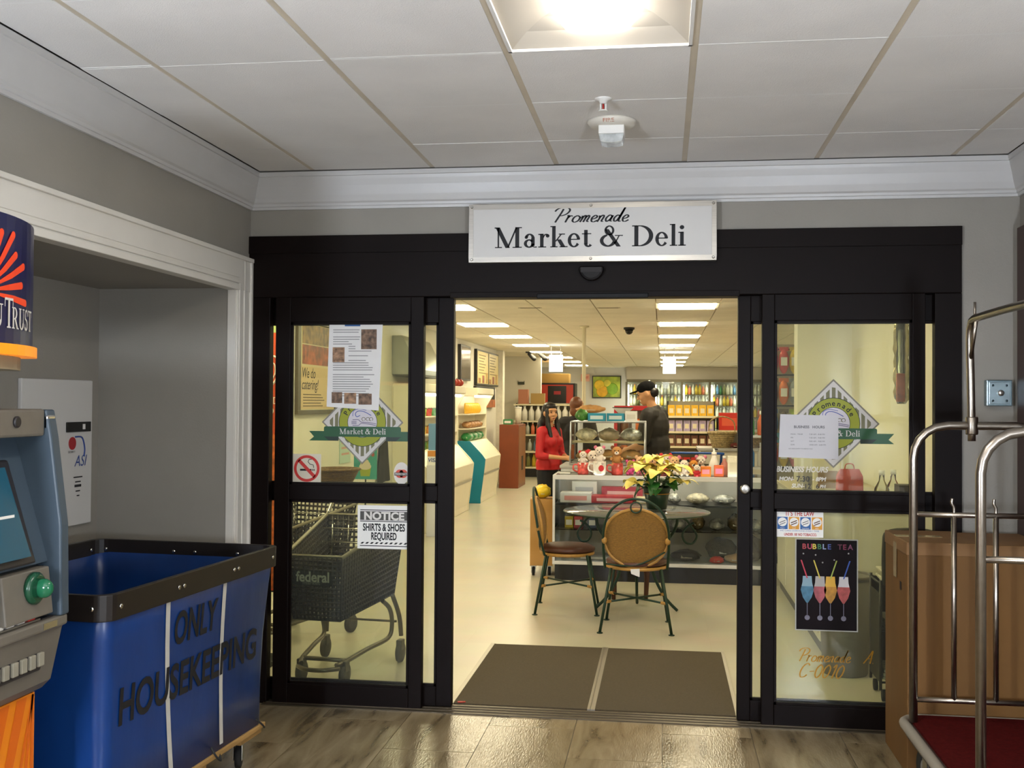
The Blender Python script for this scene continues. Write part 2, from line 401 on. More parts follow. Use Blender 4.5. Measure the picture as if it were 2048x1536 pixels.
# ------------------------------------------------------------------ entrance (sliding door set)
ZG, ZM0, ZM1, ZT = .105, 1.024, 1.10, 1.915
head = struct(G().box(LW+.001, 1.37, 0, .2, 2.04, 2.35).build('trim_door_head', bronze, bev=.004))
G().box(LW+.001, 1.37, -.008, 0, 2.262, 2.35).build('fascia_strip', bronze, head, bev=.002)
G().box(-1.04, .36, -.006, .03, 2.032, 2.06).build('track_cover', bronze, head, bev=.002)
G().box(-.61, -.07, -.012, .02, 2.026, 2.05).build('safety_sensor', mat('sensor_black', '0c0d10', .5, spec=.2), head, bev=.004)
g = G().box(LW+.001, -1.965, 0, .055, 0, 2.04); struct(g.build('trim_jamb_left', bronze, bev=.003))
g = G().box(1.25, 1.37, 0, .055, 0, 2.04); struct(g.build('trim_jamb_right', bronze, bev=.003))
def leaf(name, x0, x1, s0, s1, y0, y1, lock=None):
    """glazed leaf between x0 and x1 with stile widths s0 and s1"""
    r = sroot(name)
    G().box(x0, x0+s0, y0, y1, .008, 2.04).build('stile', bronze, r, bev=.003)
    G().box(x1-s1, x1, y0, y1, .008, 2.04).build('stile', bronze, r, bev=.003)
    G().box(x0+s0, x1-s1, y0, y1, ZT, 2.04).build('top_rail', bronze, r, bev=.003)
    G().box(x0+s0, x1-s1, y0, y1, ZM0, ZM1).build('middle_rail', bronze, r, bev=.003)
    G().box(x0+s0, x1-s1, y0, y1, .008, ZG).build('bottom_rail', bronze, r, bev=.003)
    ym = (y0+y1)/2
    G().box(x0+s0, x1-s1, ym-.003, ym+.003, ZM1, ZT).build('glass_pane', pane_m, r)
    G().box(x0+s0, x1-s1, ym-.003, ym+.003, ZG, ZM0).build('glass_pane', pane_m, r)
    b = .012
    for za, zb in ((ZM1, ZT), (ZG, ZM0)):
        G().box(x0+s0, x0+s0+b, y0+.006, ym-.003, za, zb).box(x1-s1-b, x1-s1, y0+.006, ym-.003, za, zb).box(x0+s0, x1-s1, y0+.006, ym-.003, za, za+b).box(x0+s0, x1-s1, y0+.006, ym-.003, zb-b, zb).build('glazing_bead', bronze, r)
    return r
leaf('window_1', -1.935, -1.172, .078, .066, 0, .05)
leaf('window_2', .466, 1.208, .058, .058, 0, .05)
leaf('door_1', -2.075, -1.032, .03, .078, .06, .11)
d2 = leaf('door_2', .358, 1.368, .06, .03, .06, .11)
G().lathe([(.024, 0), (.026, -.006), (.018, -.01), (0, -.011)], (.395, .06, 1.112), 20, axis=(0, 1, 0)).build('lock_cylinder', steel, d2)
struct(G().box(-1.98, 1.25, -.03, .115, -.003, .006).box(-1.98, 1.25, .0, .012, .006, .01).box(-1.98, 1.25, .04, .05, .006, .01).box(-1.98, 1.25, .08, .09, .006, .01).build('trim_threshold', mat('threshold_metal', '5c5242', .4, metal=.7)))

# ------------------------------------------------------------------ shop shell
SC = 2.486; SW = -3.1
struct(G().box(-4.2, 3.4, 0, 25, -.1, 0).build('floor_shop', shopfloor))
struct(G().box(SW-.12, SW, .2, 14.9, 0, 2.7).build('wall_shop_left', shopwall))
struct(G().box(-3.3, LW, .2, .3, 0, 2.8).box(LW, 1.37, .2, .3, 2.35, 2.8).build('wall_shop_front_left', shopwall))
struct(G().box(1.37, 3.4, .2, .3, 0, 2.8).build('wall_shop_front_right', shopwall))
struct(G().box(RW, RW+.12, .3, 4.5, 0, 2.7).build('wall_shop_right', shopwall))
struct(G().box(1.17, 3.3, 4.5, 4.75, 0, 2.7).build('wall_partition', shopwall))
struct(G().box(3.3, 3.4, 4.5, 25, 0, 2.7).build('wall_shop_right_far', shopwall))
struct(G().box(-3.22, -2.98, 14.9, 15.15, 0, 2.7).build('trim_column', mat('spotted_white', 'e6e0d0', .6, var=.08, vscale=14)))
struct(G().box(-4.3, -4.2, 14.9, 25, 0, 2.7).box(-4.2, -3.2, 14.8, 14.9, 0, 2.7).box(-4.2, -2.56, 17.6, 17.75, 0, 2.7).box(-4.2, -4.0, 17, 25, 0, 2.7).build('wall_shop_left_far', shopwall))
struct(G().box(-4.2, 3.4, 24.7, 24.9, 0, 2.7).build('wall_shop_back', shopwall2))
sc = struct(G().box(-4.2, 3.4, .2, 25, SC+.02, SC+.1).build('ceiling_shop', shopline))
# tiles near the entrance are separate, the rest run as one field
XS = [-.07-.61*k for k in range(6, 0, -1)]+[-.07+.61*k for k in range(0, 6)]
YS = [5.25+.61*k for k in range(-8, 33)]
ROWS_R = [5.25+2.44*k for k in range(-2, 8)]; ROWS_L = [5.25+2.44*k for k in range(-2, 8)]
XLIT = (-2.51, -.07)
def lit(x, y):
    return any(abs(x-a) < .05 for a in XLIT) and any(abs(y-b) < .05 for b in ROWS_R)
far = G()
for y in YS:
    for x in XS:
        if lit(x, y): continue
        b = (max(x, -4.2)+.006, min(x+.61, 3.3)-.006, max(y, .3)+.004, min(y+.61, 24.7)-.004, SC, SC+.015)
        if b[1]-b[0] < .1 or b[3]-b[2] < .05: continue
        if y < 6.5 and -3.2 < x < 1.6: G().box(*b).build('ceiling_tile', shopceil, sc)
        else: far.box(*b)
o = far.build('far_ceiling_tiles', shopceil, sc); o['kind'] = 'stuff'
# shop light panels
shoplamp = mat('shop_lamp_diffuser', 'ffffff', .5, emit=SHOP_TINT, es=SHOP_POWER)
lg = G().box(-.275, .275, -.275, .275, -.018, .01).mesh('diffuser', shoplamp)
lf = G()
for s in (-1, 1): lf.box(s*.29-.015, s*.29+.015, -.305, .305, -.008, .012).box(-.275, .275, s*.29-.015, s*.29+.015, -.008, .012)
lfm = lf.mesh('frame', mat('lamp_frame', 'e4dcc4', .4))
for i, x in enumerate(XLIT):
    for y in ROWS_R:
        nth = ('first', 'second', 'third', 'fourth', 'fifth', 'sixth', 'seventh', 'eighth', 'ninth', 'tenth')[ROWS_R.index(y)]
        t = thing('ceiling_light', ['glowing square ceiling panel over the wall cases, '+nth+' from the shop entrance', 'glowing square ceiling panel over the sales counter row, '+nth+' from the shop entrance'][i], 'light', (x+.305, y+.305, SC), 0, ['ceiling panels over the wall cases', 'ceiling panels over the counter'][i])
        place('diffuser', lg, t); place('frame', lfm, t)

fill_m = mat('fill_globe_glow', 'ffffff', .5, emit=(.84, .93, 1.07), es=FILL_POWER)
for x, lab in ((-1.7, 'added unseen fill globe on a stand on the alcove side of the hall'), (1.3, 'added unseen fill globe on a stand on the hall side opposite the alcove')):  # two out-of-view globes added to brighten the hall ceiling and walls
    t = thing('fill_globe', lab, 'fill light', (x, -5.15, 0))
    G().lathe([(.14, 0), (.14, .015), (.03, .03)], seg=24).build('base', steel, t)
    G().tube([(0, 0, .02), (0, 0, 1.19)], .012, 10).build('pole', steel, t)
    G().ell((0, 0, 1.30), .12 if x < 0 else .108, seg=20, rings=12).build('globe', fill_m, t)
# ------------------------------------------------------------------ lettering by hand (serif and brush script)
def P2(g, x0, z0, pts, y, sc, sh=0, mi=0):
    g.poly([(x0+(u+sh*v)*sc, y, z0+v*sc) for u, v in pts], mi)
def serif(g, word, x, z, sc, y=0, mi=0, sx=1.0, caps_small=False):
    """bold serif letters into g from x along +x, base line z, cap height sc; returns end x"""
    for ch in word:
        k = G()
        def R(a, b, c, d): k.poly([(a, 0, c), (b, 0, c), (b, 0, d), (a, 0, d)])
        def D(x0, z0, x1, z1, wd): k.poly([(x0, 0, z0), (x0+wd, 0, z0), (x1+wd, 0, z1), (x1, 0, z1)])
        def dot(cx, cz, r): k.poly([(cx+r*math.cos(2*PI*i/14), 0, cz+r*math.sin(2*PI*i/14)) for i in range(14)])
        s = .05
        if ch == 'M':
            D(.0, 1, .46, 0, .2); D(.52, 0, .92, 1, .08); R(.1, .17, 0, .95); R(.9, 1.08, 0, 1); R(-.04, .2, .95, 1); R(-.02, .3, 0, s); R(.78, 1.2, 0, s); R(.92, 1.2, .95, 1); adv = 1.28
        elif ch == 'a':
            k.arc(.25, .2, .24, .21, 40, 360, .14, wv=.06); R(.34, .5, .08, .46); k.arc(.27, .44, .23, .24, 0, 155, .15, wv=.06); dot(.12, .5, .075); k.arc(.53, .1, .16, .1, 180, 300, .05); adv = .66
        elif ch == 'r':
            R(.08, .24, 0, .66); R(0, .36, 0, s); R(0, .24, .61, .66); k.arc(.36, .46, .16, .2, 50, 175, .06); dot(.42, .56, .085); adv = .54
        elif ch == 'k':
            R(.08, .24, 0, 1.03); R(0, .33, 0, s); R(0, .24, .98, 1.03); D(.2, .28, .46, .64, .07); D(.29, .38, .5, 0, .19); R(.38, .66, .61, .66); R(.42, .78, 0, s); adv = .78
        elif ch == 'e':
            k.arc(.28, .33, .28, .345, 8, 325, .15, wv=.06); R(.1, .54, .35, .4); adv = .63
        elif ch == 't':
            R(.1, .26, .14, .82); R(0, .42, .61, .66); k.arc(.29, .17, .19, .18, 180, 330, .16, wv=.07); adv = .48
        elif ch == '&':
            k.arc(.42, .78, .22, .24, 0, 360, .1, wv=.06); k.arc(.36, .29, .36, .3, 95, 345, .16, wv=.07); D(.2, .84, .74, 0, .19); D(.62, .12, .82, .52, .06); R(.66, 1.02, .51, .555); adv = 1.1
        elif ch == 'D':
            R(.1, .28, 0, 1); k.arc(.38, .5, .55, .5, -90, 90, .19, wv=.055); R(0, .4, 0, s); R(0, .4, .95, 1); adv = 1.02
        elif ch == 'l':
            R(.08, .24, 0, 1.04); R(0, .33, 0, s); R(0, .24, .99, 1.04); adv = .37
        elif ch == 'i':
            R(.08, .24, 0, .66); R(0, .33, 0, s); R(0, .24, .61, .66); dot(.16, .88, .1); adv = .37
        elif ch == 'T':
            R(.38, .56, 0, 1); R(.02, .92, .92, 1); R(.02, .08, .7, .95); R(.86, .92, .7, .95); R(.27, .67, 0, s); adv = .95
        elif ch == 'R':
            R(.1, .26, 0, 1); k.arc(.34, .72, .3, .28, -90, 90, .16, wv=.06); R(.1, .36, .44, .5); R(0, .36, .95, 1); R(0, .36, 0, s); D(.32, .46, .6, 0, .18); R(.58, .88, 0, s); adv = .86
        elif ch == 'U':
            R(.1, .26, .3, 1); R(.66, .73, .3, 1); k.arc(.415, .32, .315, .33, 180, 360, .15, wv=.07); R(0, .36, .95, 1); R(.54, .84, .95, 1); adv = .88
        elif ch == 'S':
            k.arc(.3, .74, .24, .27, 30, 270, .1, wv=.09); k.arc(.3, .27, .27, .28, -150, 90, .12, wv=.1); R(.46, .5, .7, 1); R(.04, .08, 0, .3); adv = .64
        else: adv = .32
        h = sc
        for i in range(len(k.v)): v = k.v[i]; k.v[i] = (x+v[0]*h*sx, y, z+v[2]*h)
        g._add(k.v, k.f, mi); x += adv*h*sx
    return x
SCRIPT = {
 'P': ([[(.12, 0), (.18, .3), (.26, .7), (.3, .98)], [(-.12, .8), (-.02, .98), (.25, 1.08), (.55, 1.04), (.68, .86), (.58, .62), (.38, .5), (.24, .48)]], .66),
 'r': ([[(0, .45), (.09, .5), (.05, .25), (.02, 0)], [(.05, .28), (.18, .47), (.3, .44)], [(.02, .02), (.04, .0)]], .36),
 'o': ([[(.2, .48), (.05, .36), (.02, .12), (.16, 0), (.34, .12), (.36, .36), (.2, .48)], [(.33, .36), (.48, .3)]], .44),
 'm': ([[(.02, .46), (.08, .3), (.02, 0)], [(.05, .28), (.18, .48), (.25, .38), (.2, 0)], [(.22, .28), (.36, .48), (.43, .38), (.38, .08), (.5, .02)]], .56),
 'e': ([[(.04, .2), (.22, .26), (.3, .38), (.18, .48), (.04, .3), (.08, .06), (.22, 0), (.38, .12)]], .38),
 'n': ([[(.02, .46), (.08, .3), (.02, 0)], [(.05, .28), (.2, .48), (.29, .38), (.24, .06), (.36, .02)]], .42),
 'a': ([[(.3, .4), (.16, .48), (.02, .25), (.1, .02), (.25, .16), (.34, .46), (.29, .08), (.42, .04)]], .44),
 'd': ([[(.28, .4), (.15, .47), (.02, .25), (.1, .02), (.25, .18), (.4, 1.02), (.3, .1), (.44, .04)]], .46),
 'A': ([[(0, 0), (.25, .5), (.42, 1.0), (.46, .5), (.5, 0)], [(.1, .36), (.56, .4)]], .66),
 'C': ([[(.6, .85), (.45, 1.0), (.2, .8), (.08, .35), (.2, .02), (.45, .05), (.58, .2)]], .66),
 '-': ([[(.05, .42), (.35, .46)]], .42), '0': ([[(.3, .95), (.1, .7), (.06, .25), (.22, 0), (.42, .25), (.46, .7), (.3, .95)]], .54),
 '1': ([[(.12, .75), (.3, .95), (.2, 0)]], .4), '.': ([[(.02, .02), (.06, .04)]], .2), ' ': ([], .3)}
def script(g, word, x, z, sc, y=0, wd=.09, sh=.3, mi=0):
    for ch in word:
        st, adv = SCRIPT[ch]
        for pl in st:
            pts = smooth([(u+sh*v, 0, v) for u, v in pl], 5); n = len(pts); vs = []
            for i, p in enumerate(pts):
                t = (pts[min(i+1, n-1)]-pts[max(i-1, 0)]); t = t.normalized() if t.length else Vector((1, 0, 0))
                q = wd*(.45+.55*abs(t.z))*.5; nx = Vector((t.z, 0, -t.x))*q
                for e in (p+nx, p-nx): vs.append((x+e.x*sc, y, z+e.z*sc))
            g._add(vs, [(2*i, 2*i+1, 2*i+3, 2*i+2) for i in range(n-1)], mi)
        x += adv*sc
    return x

# ------------------------------------------------------------------ shop sign over the entrance
t = thing('shop_sign', 'white Promenade Market & Deli sign in brushed metal frame above the entrance', 'sign', (-.345, 0, 2.34))
hw, hh = .594, .142
G().box(-hw, hw, -.05, .019, -hh, hh).build('backing', mat('sign_metal_side', '9a958c', .35, metal=.9), t, bev=.002)
G().box(-hw+.022, hw-.022, -.054, -.05, -hh+.026, hh-.026).build('face_panel', mat('sign_face', 'cdcbc7', .35, var=.015), t)
f = G(); a = .022
f.box(-hw, hw, -.055, -.05, hh-.026, hh).box(-hw, hw, -.055, -.05, -hh, -hh+.026).box(-hw, -hw+a, -.055, -.05, -hh+.026, hh-.026).box(hw-a, hw, -.055, -.05, -hh+.026, hh-.026)
f.build('frame', mat('brushed_aluminium', 'bdb9b1', .28, metal=1, var=.08, vscale=25, stretch=(.2, 1, 12)), t, bev=.001)
for x in (-hw+.015, 0, hw-.015):
    for z in (-hh+.014, hh-.014): G().lathe([(.007, 0), (.007, -.004), (.004, -.006)], (x, -.055, z), 10, axis=(0, 1, 0)).build('screw', chrome, t)
g = G(); w_ = serif(G(), 'Market & Deli', 0, 0, .1, sx=1.08)
serif(g, 'Market & Deli', -w_/2-.004, -.072, .1, -.0548, sx=1.08); g.build('lettering', ink, t)
g = G(); script(g, 'Promenade', -.212, .048, .066, -.0548, wd=.11); g.xf(Matrix.Translation((-.183, 0, 0)) @ Matrix.Diagonal((1.33, 1, 1, 1)) @ Matrix.Translation((.212, 0, 0))); g.build('lettering', ink, t)
t = thing('motion_sensor', 'dark half-dome motion sensor under the shop sign', 'sensor', (-.343, 0, 2.178))
G().prism([(.062*math.cos(math.radians(d)), .07*math.sin(math.radians(d))) for d in range(180, 361, 12)], 'xz', -.045, -.001).build('body', mat('sensor_dark', '0c0807', .5, spec=.25), t, bev=.012)
G().box(-.05, .05, -.047, -.044, -.03, -.006).build('window', mat('sensor_gloss', '150f10', .4, spec=.25), t)

# ------------------------------------------------------------------ notices and stickers on the glass
GY_ = .0208
def sheet(name, label, cat, cx, cz, hw, hh, m, rot=0, thick=.0008, y=GY_, pts=None):
    t = thing(name, label, cat, (cx, y, cz)); t.rotation_euler = (0, rot, 0)
    (G().prism(pts, 'xz', 0, thick) if pts else G().box(-hw, hw, 0, thick, -hh, hh)).build('sheet', m, t)
    return t
def disc(g, cx, cz, r, y, mi=0, n=32): g.poly([(cx+r*math.cos(2*PI*i/n), y, cz+r*math.sin(2*PI*i/n)) for i in range(n)], mi)
def quad(g, x0, x1, z0, z1, y, mi=0): g.poly([(x0, y, z0), (x1, y, z0), (x1, y, z1), (x0, y, z1)], mi)
red = mat('sign_red', 'b8281f', .5)
# no smoking
t = sheet('no_smoking_sticker', 'square no-smoking sticker with red ring on the glass', 'sticker', -1.772, 1.18, .074, .073, mat('sticker_cream', 'c9c1ac', .5))
g = G(); g.arc(0, 0, .067, .067, 0, 360, .014, y=-.0012, n=40); c = math.cos(PI/4)
g.poly([(-.048*1, -.0012, .036), (-.036, -.0012, .048), (.048, -.0012, -.036), (.036, -.0012, -.048)]); g.build('prohibition_ring', red, t)
g = G(); quad(g, -.035, .025, -.012, -.002, -.0006); quad(g, .029, .034, -.012, -.002, -.0006); quad(g, .037, .041, -.012, -.002, -.0006)
g.tube([(.036, -.001, .004), (.034, -.001, .018), (.016, -.001, .022), (.006, -.001, .034), (.012, -.001, .046), (.024, -.001, .046)], .0018, 5); g.build('cigarette', ink, t)
# flyer with pictures
t = sheet('flyer', 'long white flyer with kitchen pictures taped to the glass', 'paper', -1.53, 1.695, 0, 0, paper, pts=[(-.13, .211), (.145, .210), (.128, -.221), (-.141, -.203)], y=.0165)
g = G(); random.seed(3)
for i in range(30):
    z = .18-i*.0118
    if -.16 > z: break
    x0 = -.11 if not (.02 < z < .1) else -.03; x1 = .03 if z > .08 else .105
    x1 -= random.random()**2*.06
    if random.random() < .12: continue
    quad(g, x0, x1, z, z+.0042, -.0006)
g.build('lettering', mat('grey_print', '8d8c8c', .8), t)
ph = mat('kitchen_print', '8a6a50', .6, var=.75, vscale=38, stretch=(1, 1, 1.3)); ph2 = mat('kitchen_print_dark', '6b5340', .6, var=.8, vscale=45)
for i, (x0, x1, z0, z1) in enumerate(((.035, .115, .085, .185), (-.112, -.05, .02, .095), (-.115, -.06, -.185, -.13), (-.05, .012, -.188, -.133), (.024, .092, -.192, -.137))):
    q = G(); quad(q, x0, x1, z0, z1, -.0007); q.build('picture', ph if i % 2 else ph2, t)
G().box(-.05, .03, -.001, .0, .2, .214).build('tape', mat('blue_tape', '28568c', .6), t)
# round deli emblem (two decals)
olive = mat('decal_olive', '6d6a4d', .6); dwhite = mat('decal_white', 'c3bfb9', .6); dlime = mat('decal_lime', '8a9000', .5); dgreen = mat('decal_green', '0c4a22', .45); dgrey = mat('decal_grey', '7b776a', .6)
dlav = mat('decal_lavender', 'c4bfc4', .6); dblue = mat('decal_blue_line', '5a68a8', .6); dviol = mat('decal_violet_line', '5d5478', .6); doutl = mat('decal_outline', '20301c', .6); dshade = mat('decal_dark_green', '0b2417', .5)
def emblem(cx, cz, label):
    t = thing('emblem_decal', label, 'decal', (cx, GY_, cz)); h = .21
    G().prism([(0, h), (h, 0), (0, -h), (-h, 0)], 'xz', 0, .0006).build('diamond', dgrey, t)
    g = G(); h2 = .2; g.poly([(0, -.0004, h2), (h2, -.0004, 0), (0, -.0004, -h2), (-h2, -.0004, 0)]); g.build('diamond_border', dwhite, t)
    g = G()
    for k in range(-7, 8):
        x0, x1 = k*.0268-.0075, k*.0268+.0095; h3 = .178
        if abs(x0) >= h3 or abs(x1) >= h3: continue
        a, b = h3-abs(x0), h3-abs(x1)
        g.poly([(x0, -.0006, -a), (x1, -.0006, -b), (x1, -.0006, b), (x0, -.0006, a)])
    g.build('stripes', olive, t)
    g = G(); disc(g, 0, 0, .122, -.0008); g.build('ring_outline', doutl, t)
    g = G(); disc(g, 0, 0, .119, -.001); g.build('ring', dlime, t)
    g = G(); disc(g, 0, 0, .077, -.0012); g.build('centre_outline', doutl, t)
    g = G(); disc(g, 0, 0, .0745, -.0014); g.build('centre', dlav, t)
    W = 'Promenade'
    for i, ch in enumerate(W):
        a = math.radians(152-124*i/8); me = text_mesh(ch, .034, align='CENTER', bold=.0006); me.materials.clear(); me.materials.append(ink)
        place('letter', me, t, (.084*math.cos(a), -.0016, .084*math.sin(a)), (PI/2, PI/2-a, 0))
    g = G(); g.tube(smooth([(-.012, -.0016, .034), (-.03, -.0016, .028), (-.036, -.0016, .044), (-.02, -.0016, .056), (.01, -.0016, .052), (.045, -.0016, .034)], 6), .0022, 5)
    g.tube(smooth([(-.05, -.0016, .03), (-.046, -.0016, .055), (-.02, -.0016, .066), (.02, -.0016, .06)], 6), .0016, 5); g.build('swirl', dblue, t)
    g = G()
    for dz in (.004, -.002, -.008): g.tube([(-.056, -.0016, dz), (-.03, -.0016, dz)], .0013, 5)
    g.tube(smooth([(-.05, -.0016, .012), (-.02, -.0016, .012), (-.006, -.0016, .001), (.03, -.0016, -.001), (.07, -.0016, -.008)], 5), .0015, 5)
    g.tube(smooth([(-.05, -.0016, -.016), (-.02, -.0016, -.016), (-.006, -.0016, -.006), (.03, -.0016, -.008), (.07, -.0016, -.016)], 5), .0015, 5); g.build('fork', dviol, t)
    g = G()
    for x in (.006, .028, .045): g.tube([(x+.009*math.cos(q/3), -.0016, .016+.008*math.sin(q/3)) for q in range(-3, 15)], .0015, 5)
    g.build('curls', olive, t)
    for s in (-1, 1):
        G().poly([(s*.155, -.0016, -.094), (s*.275, -.0016, -.094), (s*.25, -.0016, -.074), (s*.275, -.0016, -.046), (s*.155, -.0016, -.046)]).build('ribbon_tail', dgreen, t)
        G().poly([(s*.122, -.0018, -.094), (s*.172, -.0018, -.094), (s*.196, -.0018, -.074), (s*.196, -.0018, -.06), (s*.122, -.0018, -.06)]).build('ribbon_fold', dshade, t)
    G().prism(rrect(-.198, .198, -.073, -.022, .008), 'xz', -.0024, -.002).build('ribbon', dgreen, t)
    g = G(); wdt = serif(G(), 'Market & Deli', 0, 0, .026, sx=1.05); serif(g, 'Market & Deli', -wdt/2, -.06, .028, -.0028, sx=1.0); g.build('lettering', dwhite, t)
    return t
emblem(-1.486, 1.415, 'round deli emblem decal partly under the long flyer')
emblem(.797, 1.43, 'round deli emblem decal partly under the opening-hours paper')
# notice
t = sheet('notice_sign', 'white NOTICE shirts and shoes required sign on the glass', 'sign', -1.371, .894, .135, .108, white, y=.0195)
g = G(); quad(g, -.122, .122, .034, .078, -.0006); g.build('band', mat('notice_grey', '4c4a45', .6), t)
text('NOTICE', .052, mat('notice_letter', 'd8d3cc', .6), t, (0, -.0014, .038), bold=.0022, width=.205, align='CENTER')
text('SHIRTS & SHOES', .05, ink, t, (0, -.0008, -.018), bold=.0016, width=.215, align='CENTER')
text('REQUIRED', .05, ink, t, (0, -.0008, -.062), bold=.0016, width=.13, align='CENTER')
g = G()
for z in (.084, .028, -.094): quad(g, -.122, .122, z-.0015, z+.0025, -.0008)
for i in range(10): x = -.12+i*.0245; g.poly([(x, -.0008, -.084), (x+.012, -.0008, -.084), (x+.021, -.0008, -.075), (x+.009, -.0008, -.075)])
g.build('rules', ink, t)
# round apple sticker
t = sheet('apple_sticker', 'round white sticker with red apple and black label on the glass', 'sticker', -1.284, 1.163, 0, 0, mat('sticker_white', 'cfcac0', .5), pts=[(.04*math.cos(PI*i/16), .055*math.sin(PI*i/16)) for i in range(32)])
g = G(); disc(g, -.009, -.002, .021, -.0006); disc(g, .009, -.002, .021, -.0006); g.build('apple', mat('apple_print', 'c4442f', .5), t)
g = G(); quad(g, -.036, .036, -.012, .004, -.0009); g.build('band', mat('band_grey', '55504a', .6), t)
text('FRESH EATS', .013, dwhite, t, (0, -.0012, -.008), bold=.0003, width=.064, align='CENTER')
# opening hours paper
t = sheet('hours_paper', 'white typed BUSINESS HOURS paper taped over the emblem', 'paper', .685, 1.367, 0, 0, mat('paper_bluish', 'c6c4c6', .8, var=.02), pts=[(-.133, .105), (.134, .1), (.134, -.105), (-.14, -.098)], y=.0165)
tx = mat('typed_grey', '5d5c60', .8)
text('BUSINESS   HOURS', .017, tx, t, (-.07, -.0006, .04), bold=.0004)
for i, (a, b) in enumerate((('MON - THUR', '7:30 AM - 8:00 PM'), ('FRI', '7:30 AM - 9:00 PM'), ('SAT', '9:00 AM - 9:00 PM'), ('SUN', '10:00 AM - 6:00 PM'))):
    text(a, .0095, tx, t, (-.085, -.0006, .008-i*.0165)); text(b, .0095, tx, t, (.0, -.0006, .008-i*.0165))
text('WE ARE HAPPY TO SERVE YOU', .008, tx, t, (-.095, -.0006, -.06))
# vinyl hours lettering
t = thing('hours_lettering', 'white vinyl BUSINESS HOURS letters stuck straight on the glass', 'lettering', (.535, GY_, 1.2))
vin = mat('vinyl_white', 'c9c6ba', .6)
text('BUSINESS HOURS', .036, vin, t, (0, 0, 0), shear=.25, bold=.0012, width=.24)
text('MON-', .026, vin, t, (.012, 0, -.042), shear=.2, bold=.001); text('- 8PM', .026, vin, t, (.165, 0, -.042), shear=.2, bold=.001)
text('SUN-', .026, vin, t, (.07, 0, -.074), shear=.2, bold=.001); text('PM', .02, vin, t, (.2, 0, -.074), shear=.2, bold=.001)
dk = mat('vinyl_dark', '2a2d33', .6)
text('7:30', .036, dk, t, (.092, -.0004, -.045), bold=.0006); text('12', .032, dk, t, (.128, -.0004, -.078), bold=.0006); text('6', .03, dk, t, (.182, -.0004, -.077), bold=.0006)
# tobacco law sticker
t = sheet('law_sticker', "white IT'S THE LAW sticker with four round pictures", 'sticker', .642, .955, .11, .063, white)
lr = mat('law_red', 'b8433d', .6); lb = mat('law_blue', '2c5f9c', .6); ly = mat('law_yellow', 'd9982e', .6)
text("IT'S THE LAW", .03, lr, t, (-.062, -.0006, .038), bold=.0008, width=.13)
text('UNDER 18? NO TOBACCO.', .017, lr, t, (-.07, -.0006, -.056), bold=.0006, width=.15)
text('WE CARD EVERYONE EVERY TIME', .009, lb, t, (-.09, -.0006, -.036), width=.18)
for i in range(4):
    x = -.078+i*.053; q = G(); quad(q, x-.024, x+.024, -.026, .032, -.0006); q.build('tile', ly if i % 2 else lb, t)
    q = G(); disc(q, x, .008, .021, -.0009, n=20); q.build('disc', white, t)
    q = G()
    for d in (-.006, .004): q.tube([(x-.014, -.0012, .0+d), (x+.014, -.0012, .012+d)], .0022 if i % 2 else .0014, 5)
    q.build('drawing', mat('law_brown', '6b4a3a', .6) if i % 2 else ink, t)
    text(('Cigars', 'Snuff', 'Cigarettes', 'Bidis')[i], .008, white, t, (x, -.0012, -.023), align='CENTER')
# bubble tea poster
t = sheet('drink_poster', 'dark BUBBLE TEA poster with four straw drinks in pale border', 'poster', .7665, .671, .1435, .216, mat('poster_border', 'a5a49a', .5), y=.0195)
g = G(); quad(g, -.138, .138, -.211, .211, -.0006); g.build('picture', mat('poster_dark', '0e0507', .6, var=.4, vscale=9, spec=.15), t)
cols = ['a8343a', 'b03a52', 'c9b23a', '2e6b3c', '8a98b8', '3a4a8c', None, '5c2a3a', '7a2442', '6a2a4a']
for i, ch in enumerate('BUBBLE TEA'):
    if cols[i]: text(ch, .034, mat('poster_ink_%d' % i, cols[i], .5), t, (-.112+i*.0232, -.001, .168), bold=.0008)
for i, (c1, c2, cs) in enumerate((('7d9aa6', '3e6f86', 'b8283c'), ('a09a94', '9c4a50', 'c4ac3c'), ('d0a030', 'b07c24', '9aa84a'), ('c9c4c4', 'a84c48', '2f4f9c'))):
    x = (-.088, -.03, .018, .078)[i]; z = .01
    q = G(); q.poly([(x-.02, -.001, z+.03), (x+.02, -.001, z+.03), (x+.022, -.001, z), (x+.03, -.001, z-.035), (x+.02, -.001, z-.07), (x+.004, -.001, z-.095), (x-.004, -.001, z-.095), (x-.02, -.001, z-.07), (x-.03, -.001, z-.035), (x-.022, -.001, z)])
    q.build('drink_base', mat('drink_lo_%d' % i, c2, .5, var=.35, vscale=30), t)
    q = G(); q.poly([(x-.02, -.0013, z+.03), (x+.02, -.0013, z+.03), (x+.022, -.0013, z), (x+.026, -.0013, z-.018), (x-.026, -.0013, z-.018), (x-.022, -.0013, z)]); q.build('drink_top', mat('drink_hi_%d' % i, c1, .5), t)
    q = G(); s = 1 if i > 1 else -1; q.poly([(x-.003, -.0016, z+.02), (x+.003, -.0016, z+.02), (x+s*.028+.003, -.0016, z+.105), (x+s*.028-.003, -.0016, z+.105)]); q.build('straw', mat('straw_%d' % i, cs, .5), t)
    q = G(); quad(q, x-.0015, x+.0015, z-.16, z-.095, -.0011); disc(q, x, z-.165, .012, -.0011, n=12); q.build('stem', mat('poster_glint', '6e6a78', .4), t)
q = G()
for x, z in ((-.106, .145), (-.05, .14), (-.018, .105), (.035, .118), (.1, .15)): disc(q, x, z, .0038, -.001, n=8)
q.build('pearls', mat('pearl', '8f8a86', .4), t)
